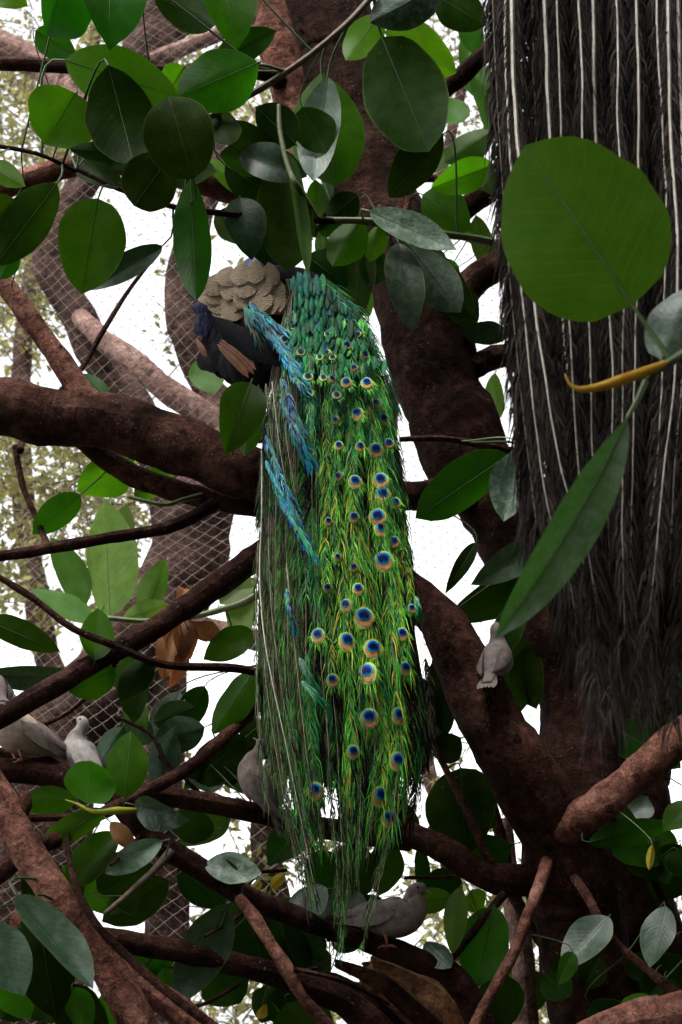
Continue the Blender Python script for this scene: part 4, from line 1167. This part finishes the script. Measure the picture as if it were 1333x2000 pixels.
def tpath(ex, ey, layer, n=26, root=None, wig=4, seed=0, y0=None):
    rnd = random.Random(seed)
    l, r = edges(ey)
    u = (ex - (l + r) / 2) / ((r - l) / 2)
    y0 = y0 or 545
    out = []
    ph = rnd.uniform(0, 6)
    for i in range(n):
        t = i / (n - 1)
        py = y0 + (ey - y0) * t
        l, r = edges(py)
        uu = u * ((0.97 if u > 0 else 0.8) + (0.03 if u > 0 else 0.2) * t)
        px = (l + r) / 2 + (r - l) / 2 * uu + wig * math.sin(3.5 * t + ph) * t * (1 - t) * 4
        out.append(TP(px, py, layer))
    return out


pea = thing('peacock', 'peacock perched with its back turned, green eyed train hanging down from the thick bough', 'peacock', P(485, 868, 3.6))
# body, neck and head as one surface; it faces left and away, its neck rises behind the leaves
sp = [(716, 720, 3.56, 30, 24), (668, 648, 3.57, 66, 50), (585, 600, 3.61, 92, 74), (510, 620, 3.66, 108, 96), (468, 632, 3.70, 84, 84), (460, 600, 3.76, 62, 62),
      (492, 556, 3.80, 44, 44), (530, 500, 3.82, 30, 30), (552, 450, 3.82, 25, 25), (556, 412, 3.80, 22, 22), (550, 392, 3.78, 24, 22), (536, 386, 3.77, 18, 17), (518, 390, 3.76, 8, 7), (506, 396, 3.75, 2, 2)]
secs = [(P(x, y, Y), a * S(x, y, Y), b * S(x, y, Y)) for x, y, Y, a, b in sp]
m = MB()
loft(m, sm_loft(secs, 5), Vector((0.35, 0.9, 0.1)).normalized(), 26, lambda i: 0 if i < 22 else (1 if i < 58 else 2), 0.004, 40)
body = m.build('body', [BARB['body'], BARB['breast'], BARB['skin']], pea, secs[3][0])
# crest, eyes
for k in range(7):
    m = MB()
    b0 = P(554, 376, 3.79)
    tp = b0 + Vector((-0.01 + 0.006 * k, 0.012 * (k - 3), 0.055))
    tube(m, [(b0, 0.0007), (b0.lerp(tp, .6), 0.0006), (tp, 0.0005)], 4)
    blade(m, tp - (tp - b0) * .15, tp + (tp - b0) * .2, 0.005, Vector((0, -1, 0)), n=4, m=1)
    m.build('crest_plume', BARB['blue'], body, b0)


def ball(mb, c, r, mat=0, seg=8):
    vs, fs = [], []
    for i in range(seg + 1):
        th = math.pi * i / seg
        for k in range(seg):
            ph = 2 * math.pi * k / seg
            vs.append(c + Vector((math.sin(th) * math.cos(ph), math.sin(th) * math.sin(ph), math.cos(th))) * r)
    for i in range(seg):
        for k in range(seg):
            fs.append((i * seg + k, i * seg + (k + 1) % seg, (i + 1) * seg + (k + 1) % seg, (i + 1) * seg + k))
    mb.add(vs, fs, mat)


for Yd in (3.748, 3.796):
    m = MB()
    ball(m, P(538, 382, Yd), 0.0045)
    m.build('eye', BARB['eye_dark'], body, P(538, 382, Yd))
# legs and feet on the bough
for (fx, Yf) in ((455, 3.6), (500, 3.64)):
    m = MB()
    hip, foot = P(fx + 15, 745, Yf + 0.05), P(fx, 862, Yf)
    tube(m, catmull([(hip, 0.03), (hip.lerp(foot, .45), 0.014), (foot, 0.008)], .02), 8)
    for dx, dy in ((-0.055, -0.02), (-0.06, 0.03), (-0.03, -0.05), (0.05, 0.01)):
        tube(m, catmull([(foot, 0.007), (foot + Vector((dx * .6, dy * .6, 0.004)), 0.006), (foot + Vector((dx, dy, -0.012)), 0.003)], .01), 6)
    m.build('leg', BARB['skin'], pea, foot)

CF = Vector((0.0, -0.93, -0.36))       # roughly towards the viewer


def bodyfeather(name, bx, by, tx, ty, w, Y, mats, dY=0.0, fold=-0.25, bow=0.05, p=1.25, q=0.55, rib=None, n=8, roll=0.0, parent=None, bend=0.0, twist=0.0):
    m = MB()
    B, T = P(bx, by, Y), P(tx, ty, Y + dY)
    hw = w * .5 * S(bx, by, Y)
    mm = mats if isinstance(mats, list) else [mats]
    blade(m, B, T, hw, CF, roll, fold, bow, p, q, n, 3, 0, 0.05, int(bx * 7 + by), rib, 0.006, bend, False, twist)
    return m.build(name, [BARB[k] for k in mm], parent or pea, B)


# dark belly and thigh plumes
rb = random.Random(3)
for k in range(70):
    x, y = rb.uniform(392, 525), rb.uniform(600, 712)
    if x < 410 and y > 690:
        continue
    bodyfeather('body_feather', x, y, x + rb.uniform(8, 30), y + rb.uniform(36, 54), rb.uniform(24, 36), 3.50 - 0.02 * rb.random() + abs(x - 465) * 0.0009, 'body')
for k in range(22):
    x, y = rb.uniform(384, 412), rb.uniform(570, 640)
    bodyfeather('breast_feather', x, y, x + rb.uniform(0, 8), y + rb.uniform(22, 34), rb.uniform(16, 24), 3.535, 'breast')
# folded wing: black secondaries over chestnut primaries
for i, (bx, by, tx, ty, w) in enumerate(((424, 672, 486, 738, 14), (428, 668, 496, 730, 15), (432, 664, 500, 722, 14))):
    bodyfeather('primary_feather', bx, by, tx, ty, w + 6, 3.468 - i * 0.004, ['chestnut', 'buff_edge'], rib=1, p=1.0, q=.5, bend=-0.05)
for i in range(7):
    bodyfeather('secondary_feather', 418 + i * 9, 618 + i * 4, 500 + i * 9, 705 + i * 2, 34, 3.452 - i * 0.002, 'body', p=1.0, q=.5)
bodyfeather('primary_feather', 383, 660, 404, 698, 12, 3.49, 'chestnut')
# buff barred scapulars: overlapping rows, two lobes
rows = [
 [(452, 520, 432, 560), (476, 512, 468, 556), (500, 508, 500, 552), (524, 512, 534, 556), (432, 532, 414, 570)],
 [(428, 545, 412, 588), (452, 540, 446, 588), (478, 536, 482, 580), (504, 532, 516, 578), (526, 536, 546, 584), (412, 555, 402, 592)],
 [(424, 568, 428, 610), (446, 565, 456, 612), (468, 562, 480, 604), (498, 556, 520, 600), (520, 560, 548, 602)],
 [(430, 586, 440, 626), (452, 586, 462, 624), (508, 574, 534, 612), (528, 576, 560, 612), (444, 590, 450, 630)]]
for ri, row in enumerate(reversed(rows)):
    for (bx, by, tx, ty) in row:
        bodyfeather('scapular_feather', bx, by, tx + rb.uniform(-4, 4), ty + rb.uniform(-3, 8), rb.uniform(36, 50), 3.468 - 0.0035 * ri + abs(bx - 490) * 0.0005, 'barred', rib=None, p=1.3, q=rb.uniform(.45, .7), n=8, dY=-0.006, fold=-0.08, bow=0.02, roll=rb.uniform(-.15, .15))
# scaled emerald rump, getting larger towards the train
rb = random.Random(11)
for ri in range(13):
    py0 = 705 - ri * 15
    l, r = edges(py0)
    l = max(l, 560 if py0 > 610 else l)
    nn = int((r - l) / 8)
    for k in range(nn + 1):
        px = l + (r - l) * (k + (0.5 if ri % 2 else 0)) / (nn + 0.5) + rb.uniform(-5, 5)
        py = py0 + rb.uniform(-6, 6)
        if px > r + 2 or (px < 572 and py < 625) or rb.random() < (py - 630) / 110:
            continue
        fl = (px - l) / (r - l) - 0.4
        ln = rb.uniform(26, 46)
        B, T = TP(px, py, -0.058 - 0.002 * ri), TP(min(px + 9 * fl + rb.uniform(-3, 3), r), py + ln, -0.062 - 0.002 * ri - rb.uniform(0, .008))
        m = MB()
        blade(m, B, T, rb.uniform(4, 7) * S(px, py, YB), CF, rb.uniform(-.4, .4), -0.3, 0.06, 1.15, .6, 6, 2, 0, 0.15, ri * 50 + k, None, tip=False)
        if py < 600:
            opt = ['rump_teal', 'rump_teal', 'rump_green', 'rump_deep'] if px < 625 else ['rump_deep', 'rump_deep', 'rump_teal', 'rump_green']
        else:
            opt = ['rump_green', 'rump_green', 'rump_teal', 'rump_deep', 'emerald'] if px < 640 else ['rump_green', 'green', 'rump_deep', 'rump_green']
        m.build('rump_feather', BARB[rb.choice(opt)], pea, B)
# bright blue strip under the wing edge and the long blue-green side feathers
for (bx, by, tx, ty, w, Y, mt) in ((488, 590, 520, 640, 30, 3.46, 'teal'), (505, 620, 545, 668, 30, 3.45, 'cyan'), (525, 645, 560, 690, 28, 3.45, 'cyan'), (545, 672, 578, 720, 26, 3.45, 'blue'), (560, 705, 592, 752, 24, 3.45, 'blue'),
                                   (500, 608, 560, 650, 22, 3.455, 'blue'), (480, 610, 520, 680, 40, 3.48, 'olive'),
                                   (548, 770, 604, 905, 30, 3.44, 'blue'), (556, 790, 598, 880, 20, 3.435, 'teal'), (513, 830, 612, 1085, 26, 3.45, 'teal'), (530, 930, 604, 1070, 22, 3.44, 'blue'), (545, 960, 618, 1092, 16, 3.435, 'emerald'), (520, 900, 580, 1010, 16, 3.44, 'cyan'),
                                   (492, 598, 540, 640, 34, 3.46, 'teal'), (500, 612, 548, 655, 30, 3.46, 'cyan'), (512, 632, 556, 680, 30, 3.46, 'cyan'), (530, 655, 570, 705, 30, 3.46, 'blue'), (548, 690, 588, 740, 28, 3.46, 'cyan'), (565, 720, 600, 770, 26, 3.46, 'teal'), (478, 600, 530, 660, 36, 3.46, 'teal'), (552, 740, 600, 860, 30, 3.45, 'teal'), (560, 800, 606, 895, 28, 3.45, 'blue'), (520, 850, 590, 1020, 28, 3.45, 'blue'), (526, 910, 608, 1080, 28, 3.45, 'teal'), (585, 1285, 622, 1350, 20, 3.43, 'emerald'), (590, 1330, 630, 1372, 26, 3.44, 'emerald'), (560, 1150, 575, 1230, 12, 3.44, 'teal'), (812, 1165, 822, 1200, 10, 3.45, 'emerald')):
    B, T = TP(bx, by, -0.072), TP(tx, ty, -0.080)
    Lp = (T - B).length
    path = [B.lerp(T, k / 9) + Vector((0, -0.012, 0)) * math.sin(k / 9 * 3.14) + Vector((0.03, 0, 0)) * Lp * -math.sin(k / 9 * 3.14) for k in range(10)]
    cl = {'blue': ['blue', 'cyan', 'teal', 'teal', 'dark'], 'cyan': ['cyan', 'blue', 'cyan', 'teal'], 'teal': ['teal', 'cyan', 'emerald', 'blue', 'dark'], 'emerald': ['emerald', 'emerald', 'teal'], 'olive': ['olive', 'bronze', 'teal']}[mt]
    feather(pea, path, [0.0008] * 10, 0.0, cl, max(.018, w * 0.0011), 0.0026, 0.38, bx * 3 + by, 0.0036, 'shaft_dim', name='side_feather', sway=.15)

# dark stiff tail beneath the train
for k in range(17):
    u = -1 + 2 * k / 16
    ey = 1600 - 100 * abs(u) + rb.uniform(-30, 30)
    l, r = edges(ey)
    ex = (l + r) / 2 + u * (r - l) * 0.5
    tx0 = 610 + u * 60
    m = MB()
    B, T = P(tx0, 640, YB + 0.02), P(ex, ey, YB + 0.03)
    blade(m, B, T, 0.035, CF, 0, -0.1, -0.01, 1.3, .45, 16, 3, 0, 0.05, k, 1, 0.002, 0, True)
    m.build('tail_feather', [BARB['brown'], BARB['bronze']], pea, B)

EYES = [(676, 632, 15), (678, 677, 21), (712, 695, 20), (677, 749, 24), (717, 750, 26), (698, 810, 28), (749, 821, 28), (735, 881, 33), (694, 943, 30), (744, 940, 35),
        (738, 1012, 38), (750, 1098, 44), (676, 1184, 28), (711, 1208, 45), (678, 1255, 40), (729, 1269, 41), (622, 1243, 32), (718, 1316, 43), (792, 1307, 30), (722, 1404, 41),
        (779, 1400, 37), (776, 1488, 39), (616, 1546, 36), (742, 1557, 43), (761, 1600, 37), (601, 1640, 26), (662, 872, 20), (692, 1110, 20), (660, 1090, 18), (805, 1190, 20), (748, 968, 34), (745, 1035, 34), (642, 1020, 18), (640, 690, 15), (692, 720, 18), (736, 790, 22), (656, 822, 18), (704, 650, 14), (760, 868, 24), (704, 874, 22), (662, 932, 20), (772, 984, 26), (692, 1012, 24), (648, 742, 17), (770, 1060, 26), (700, 1152, 26), (640, 1150, 20), (786, 1240, 28), (650, 1330, 28), (690, 1470, 30)]
SCALES = [(556, 665, 20), (588, 690, 20), (602, 738, 22), (606, 886, 20), (658, 774, 20), (625, 700, 16), (640, 655, 15), (604, 770, 22), (632, 740, 18), (572, 640, 16), (650, 700, 16), (700, 655, 15)]
for i, (ex, ey, d) in enumerate(EYES):
    lay = (ey - 545) / 1100 * 0.05 - (0.075 if ey < 760 else 0.04)
    path = tpath(ex, ey, lay, seed=i)
    L = sum((b - a).length for a, b in zip(path, path[1:]))
    if ey < 760:
        cols = ['emerald', 'rump_green', 'green', 'rump_deep']
    elif ey < 1000:
        cols = ['green', 'emerald', 'lime', 'rump_deep', 'emerald', 'green']
    else:
        cols = ['lime', 'green', 'green', 'emerald', 'gold', 'dark', 'rump_deep', 'lime']
    if ex < 640:
        cols = ['green', 'olive', 'emerald', 'olive']
    vis = max(0.0, 1 - 0.34 / L)
    fo = feather(pea, path, [0.0016 * (1 - 0.6 * k / 25) for k in range(26)], vis, cols, min(0.07, 0.018 + d * 0.0012), 0.0042, 0.42, 100 + i, 0.0026)
    c = path[-1] + Vector((0, -0.004, 0))
    down = (path[-1] - path[-3]).normalized()
    rr = d * 0.47 * S(ex, ey, YB)
    nrm = Vector((0.35 * (ex - 670) / 150 + random.Random(i).gauss(0, .25), -0.95, -0.2 + random.Random(i + 9).gauss(0, .22))).normalized()
    eyespot(fo, c, down, nrm, rr, 0, i)
for i, (ex, ey, d) in enumerate(SCALES):
    path = tpath(ex, ey, -0.07, seed=50 + i, n=26)
    fo = feather(pea, path, [0.0010] * 26, 0.55, ['emerald', 'teal', 'green', 'olive'], 0.03, 0.004, 0.5, 300 + i, 0.002)
    eyespot(fo, path[-1] + Vector((0, -0.006, 0)), (path[-1] - path[-3]).normalized(), CF, d * .5 * S(ex, ey, YB), 1, i)
# the many plain herl feathers of the train
rb = random.Random(21)
for i in range(190):
    ey = 700 + (rb.random() ** 0.7) * 970
    l, r = edges(ey)
    u = rb.uniform(-0.98, 0.98)
    ex = (l + r) / 2 + u * (r - l) / 2
    lay = (ey - 545) / 1100 * 0.05 - 0.022
    path = tpath(ex, ey, lay, seed=400 + i)
    L = sum((b - a).length for a, b in zip(path, path[1:]))
    if u < -0.45:
        cols, sh = ['olive', 'olive', 'bronze', 'green', 'teal' if ey < 1000 else 'bronze'], 'shaft_dim'
    elif ey < 820:
        cols, sh = ['emerald', 'green', 'rump_green', 'rump_deep', 'teal'], 'bronze'
    elif ey < 1080:
        cols, sh = rb.choice([['green', 'green', 'lime', 'olive'], ['dark', 'bronze', 'olive'], ['dark', 'dark', 'bronze'], ['green', 'emerald', 'olive', 'dark']]), 'bronze'
    else:
        cols, sh = rb.choice([['lime', 'green', 'emerald', 'gold'], ['dark', 'dark', 'dark', 'olive'], ['dark', 'rump_deep', 'dark'], ['dark', 'dark', 'bronze'], ['dark', 'dark', 'green'], ['green', 'olive', 'emerald', 'dark']]), 'bronze'
    feather(pea, path, [0.0012 * (1 - 0.6 * k / 25) for k in range(26)], max(0.0, 1 - rb.uniform(.22, .4) / L), cols, rb.uniform(.03, .055), 0.0048, rb.uniform(.25, .5), 500 + i, 0.0024, sh)
# long thin wisps at the end of the train
for i in range(20):
    ey = 1620 + 250 * rb.random() ** 1.8
    l, r = edges(ey)
    ex = rb.uniform(l, r)
    path = tpath(ex, ey, rb.uniform(-0.01, 0.03), seed=700 + i)
    L = sum((b - a).length for a, b in zip(path, path[1:]))
    feather(pea, path, [0.0011 * (1 - 0.6 * k / 25) for k in range(26)], 1 - 0.3 / L, ['olive', 'olive', 'bronze', 'dark', 'green', 'olive'], rb.uniform(.025, .045), 0.010, .3, 800 + i, 0.0017, 'shaft_dim', kill=0.2)
# pale quills down the left side
QL = [[(512, 880), (512, 1000), (508, 1120), (515, 1230), (532, 1330), (556, 1440), (580, 1560), (604, 1680), (620, 1760)],
      [(520, 750), (530, 850), (548, 950), (565, 1040)], [(532, 745), (545, 860), (565, 980), (590, 1090)], [(548, 740), (560, 860), (585, 1000), (600, 1060)], [(560, 720), (572, 800), (590, 860)], [(505, 1060), (500, 1200), (505, 1400), (520, 1560)],
      [(525, 1050), (530, 1180), (548, 1330), (575, 1480), (600, 1600)], [(560, 1100), (580, 1300), (600, 1480), (612, 1560)], [(512, 1180), (520, 1330), (545, 1500), (570, 1640), (600, 1760)]]
for i, q in enumerate(QL):
    m = MB()
    w = 0.0030 if i == 0 else 0.0016
    pts = [(TP(x, y, -0.06), w * (1 - 0.9 * k / (len(q) - 1))) for k, (x, y) in enumerate(q)]
    pth = catmull(pts, .03)
    feather(pea, [a for a, _ in pth], [b for _, b in pth], 0.0, ['olive', 'bronze', 'olive', 'dark'], 0.045, 0.010, 0.25, 900 + i, 0.0018, 'shaft' if i in (0, 2) else 'shaft_dim', kill=.15)

# ------------------------------------------------------------------ the second peacock: only the underside of its train shows
p2 = thing('peacock', 'underside of a dark brown peacock train with white quills hanging beside the big leaf', 'peacock', P(1200, -420, 2.35))
b2 = [(1180, -230, 2.36, 60), (1190, -330, 2.36, 120), (1210, -440, 2.4, 140), (1240, -560, 2.5, 110), (1250, -660, 2.56, 60), (1245, -780, 2.58, 38), (1235, -880, 2.56, 32), (1215, -925, 2.5, 30), (1200, -930, 2.44, 8)]
m = MB()
loft(m, sm_loft([(P(x, y, Y), w * S(x, y, Y), w * S(x, y, Y) * .9) for x, y, Y, w in b2], 4), Vector((1, 0, 0)), 20, lambda i: 0 if i < 16 else 1, 0.004, 40)
m.build('body', [BARB['body'], BARB['breast']], p2, P(1210, -440, 2.4))
Q2 = [  # white quills traced down the hanging train
 ([(1000, -240), (1000, 0), (1012, 260), (1040, 560), (1062, 720), (1092, 880), (1130, 1040), (1150, 1180)], 8),
 ([(1062, -240), (1064, 0), (1078, 280), (1098, 600), (1118, 760), (1140, 920), (1165, 1080)], 8),
 ([(1130, -240), (1132, 0), (1138, 280), (1150, 620), (1155, 800), (1160, 1000), (1170, 1150)], 5),
 ([(1155, -240), (1158, 0), (1168, 300), (1192, 620), (1195, 800), (1190, 980), (1195, 1120)], 7),
 ([(1243, -240), (1243, 0), (1250, 370), (1246, 640), (1240, 800), (1235, 1000), (1232, 1150)], 6),
 ([(1280, -240), (1284, 0), (1298, 330), (1300, 640), (1290, 820), (1270, 1000), (1252, 1200)], 5),
 ([(1300, -240), (1304, 0), (1322, 480), (1318, 700), (1300, 900), (1285, 1060), (1268, 1250)], 7),
 ([(1326, -240), (1328, 0), (1336, 350), (1332, 700), (1320, 900), (1308, 1100)], 8),
 ([(985, -240), (990, 100), (1004, 400), (1024, 640), (1042, 800), (1074, 990), (1110, 1120), (1130, 1215)], 5),
 ([(1085, -240), (1092, 200), (1110, 600), (1130, 900), (1155, 1100), (1170, 1230)], 4),
 ([(1200, -240), (1206, 200), (1220, 600), (1215, 900), (1212, 1100), (1215, 1260)], 4),
 ([(1350, -240), (1360, 200), (1366, 600), (1345, 900), (1325, 1150)], 6),
 ([(1385, -240), (1395, 200), (1400, 600), (1380, 900), (1350, 1200)], 6)]
rb = random.Random(5)
for i, (q, w) in enumerate(Q2):
    Y = 2.30 + rb.uniform(-0.012, 0.012)
    pts = [(P(x, y, Y - 0.03 * math.sin(k / len(q) * 3.1)), w * 0.74 * S(x, y, Y) * (1 - 0.97 * k / (len(q) - 1))) for k, (x, y) in enumerate(q)]
    pth = [(a + Vector((noise.noise(a * 3 + Vector((i, 0, 0))) * 0.005 + noise.noise(a * 11 + Vector((i, 5, 0))) * 0.002, noise.noise(a * 4 + Vector((0, i, 0))) * 0.015, 0)), b) for a, b in catmull(pts, .02)]
    feather(p2, [a for a, _ in pth], [b for _, b in pth], 0.0, ['brown', 'brown', 'dark', 'browngrey'], 0.055, 0.0042, 0.42, 1000 + i, 0.0022, 'shaft', face=Vector((0, 1, 0)))
for i in range(34):           # deeper layers of the same train
    f = (i + rb.random()) / 34
    x0 = 955 + 470 * f
    x1 = 1060 + 260 * f + rb.uniform(-30, 30)
    yend = rb.uniform(950, 1330) if 0.15 < f else rb.uniform(850, 1150)
    Y = 2.34 + rb.uniform(0, 0.06)
    pts = []
    for k in range(9):
        t = k / 8
        py = -240 + (yend + 240) * t
        pts.append((P(x0 + (x1 - x0) * (t ** 1.8) * min(1, (yend + 240) / 1500), py, Y), 0.0016 * (1 - .6 * t)))
    pth = catmull(pts, .03)
    feather(p2, [a for a, _ in pth], [b for _, b in pth], 0.0, ['brown', 'dark', 'brown', 'bronze'] if i % 3 else ['brown', 'dark', 'brown', 'browngrey'], 0.07, 0.0042, 0.42, 1100 + i, 0.0034, 'shaft_dim' if i % 5 == 0 else 'brown', face=Vector((0, 1, 0)))
for i in range(18):           # frayed grey ends
    x = rb.uniform(1110, 1320)
    y = rb.uniform(1180, 1300)
    pts = [(P(x + rb.uniform(-4, 4) + (x - 1215) * 0.02 * k, y + k * 30, 2.33), 0.0012 * (1 - .15 * k)) for k in range(5)]
    pth = catmull(pts, .03)
    feather(p2, [a for a, _ in pth], [b for _, b in pth], 0.0, ['browngrey', 'brown', 'browngrey'], 0.06, 0.006, 0.4, 1200 + i, 0.002, 'browngrey', face=Vector((0, 1, 0)))
branch('perch_branch', [(900, -330, 2.5, 90), (1200, -255, 2.42, 90), (1500, -230, 2.5, 95), (1800, -200, 3.2, 110), (1700, 100, 4.4, 130), (1400, 250, 4.6, 140)], 'bark', 14, anchors=False)

# ------------------------------------------------------------------ doves
DV = {
 'cream': mat_plain('dove_cream', (0.3, 0.23, 0.17), (0.55, 0.45, 0.36), 45, 0.8, bmp=.4),
 'buff': mat_plain('dove_buff', (0.13, 0.1, 0.085), (0.27, 0.21, 0.18), 45, 0.8, bmp=.4),
 'pale': mat_plain('dove_pale', (0.24, 0.21, 0.2), (0.42, 0.38, 0.36), 45, 0.8, bmp=.4),
 'grey': mat_plain('dove_grey', (0.12, 0.092, 0.085), (0.24, 0.19, 0.175), 45, 0.8, bmp=.4),
 'wing': mat_plain('dove_wing', (0.09, 0.07, 0.06), (0.22, 0.17, 0.15), 60, 0.8, bmp=.4),
 'wingp': mat_plain('dove_wing_pale', (0.27, 0.24, 0.23), (0.44, 0.4, 0.38), 60, 0.8, bmp=.4),
 'dark': mat_plain('dove_dark', (0.01, 0.01, 0.01), (0.025, 0.02, 0.02), 60, 0.4),
 'beak': mat_plain('dove_beak', (0.12, 0.1, 0.09), (0.2, 0.17, 0.15), 60, 0.5),
 'foot': mat_plain('dove_foot', (0.3, 0.09, 0.07), (0.4, 0.14, 0.11), 60, 0.6),
}


def dove(label, px, py, Y, yaw, size, plum, pitch=0.35, headturn=0.0, wing='wing', tuck=0.0):
    """px,py: where the feet grip; yaw: heading (0 = to the right, 90 deg = away); size: metres beak to tail"""
    foot = P(px, py, Y)
    root = thing('dove', label, 'dove', foot, 'doves in the fig tree')
    k = size / 0.28
    rot = Matrix.Rotation(yaw, 3, 'Z') @ Matrix.Rotation(-pitch, 3, 'Y')
    up0 = foot + Vector((0, 0, 0.062 * k))

    def W(x, y, z):
        return up0 + rot @ Vector((x * k, y * k, z * k))

    hr = Matrix.Rotation(headturn, 3, 'Z')

    def H(x, y, z):            # head points turn on the neck
        v = hr @ Vector((x - 0.072, y, z - 0.06))
        return W(0.072 + v.x - tuck, v.y, 0.06 + v.z - tuck * .6)
    secs = [(W(-.155, 0, -.012), .014, .003), (W(-.10, 0, -.006), .02, .008), (W(-.07, 0, 0), .03, .022), (W(-.03, 0, .004), .043, .04), (W(.01, 0, .006), .05, .048), (W(.045, 0, .014), .044, .044),
            (W(.066, 0, .035), .03, .031), (H(.074, 0, .058), .021, .021), (H(.08, 0, .074), .0195, .0205), (H(.092, 0, .081), .018, .0185), (H(.103, 0, .08), .011, .012), (H(.109, 0, .078), .005, .005)]
    secs = [(a, b * k, c * k) for a, b, c in secs]
    m = MB()
    loft(m, sm_loft(secs, 4), rot @ Vector((0, 1, 0)), 18, None, 0.0016 * k, 60)
    bd = m.build('body', DV[plum], root, secs[4][0])
    m = MB()
    tube(m, [(H(.105, 0, .079), .0042 * k), (H(.116, 0, .076), .0028 * k), (H(.125, 0, .071), .0006 * k)], 6)
    m.build('beak', DV['beak'], bd, secs[-1][0])
    for s in (-1, 1):
        m = MB()
        ball(m, H(.095, s * .0155, .085), .0036 * k, 0, 8)
        m.build('eye', DV['dark'], bd, secs[-1][0])
        m = MB()
        B, T = W(.035, s * .046, .02), W(-.12, s * .02, -.002)
        blade(m, B, T, .034 * k, rot @ Vector((0, s, .45)), 0, -0.35, 0.11, 0.75, .6, 10, 3, 0, .03, 3)
        for j in range(5):
            t = .35 + .1 * j
            blade(m, B.lerp(T, t * .6) + rot @ Vector((0, s * .012, .0)), W(-.10 - .012 * j, s * (.022 - .002 * j), -.012 + .006 * j), .009 * k, rot @ Vector((0, s, .45)), 0, -.3, .08, .9, .5, 5, 1)
        m.build('wing', DV[wing], root, B)
        m = MB()
        hip = W(0, s * .018, -.035)
        ft = foot + (rot @ Vector((0, s * .016 * k, 0)))
        tube(m, [(hip, .007 * k), (hip.lerp(ft, .5), .0035 * k), (ft, .003 * k)], 6)
        for a in (-.5, 0, .5, 3.14):
            d = Matrix.Rotation(yaw + a, 3, 'Z') @ Vector((1, 0, 0))
            tube(m, [(ft, .003 * k), (ft + d * .014 * k + Vector((0, 0, .002)), .0028 * k), (ft + d * .024 * k + Vector((0, 0, -.003)), .0014 * k)], 5)
        m.build('leg', DV['foot'], root, ft)
    m = MB()
    for j in range(5):
        y = (j - 2) * .008
        blade(m, W(-.08, y * .5, -.004), W(-.185, y * 1.5, -.018 - abs(y) * .2), .012 * k, rot @ Vector((0, 0, 1)), 0, -.1, 0, 1.2, .4, 6, 1)
    m.build('tail', DV['wing'], root, W(-.1, 0, 0))
    return root


R_ = math.radians
dove('grey dove half hidden behind the slanting dark branch at its lower end', -18, 1388, 3.5, R_(120), 0.22, 'grey')
dove('plump buff dove with ruffled dark belly perched on the dark branch end', 40, 1492, 3.55, R_(215), 0.29, 'cream', 0.3, 0.3, 'wing', 0.02)
dove('small pale whitish dove with its head up above the heart shaped leaf', 160, 1522, 3.6, R_(165), 0.22, 'pale', 0.75, 0.2, 'wingp')
dove('greyish dove half covered by the left edge of the hanging train', 500, 1575, 3.72, R_(160), 0.24, 'buff', 0.95)
dove('brown grey dove on the low dark branch below the tip of the train', 762, 1850, 3.76, R_(-25), 0.29, 'buff', -0.05, 0.0, 'wing', 0.018)
dove('pinkish grey dove on the dark limb under the tip of the long narrow leaf', 970, 1330, 3.78, R_(70), 0.24, 'grey', 0.6)
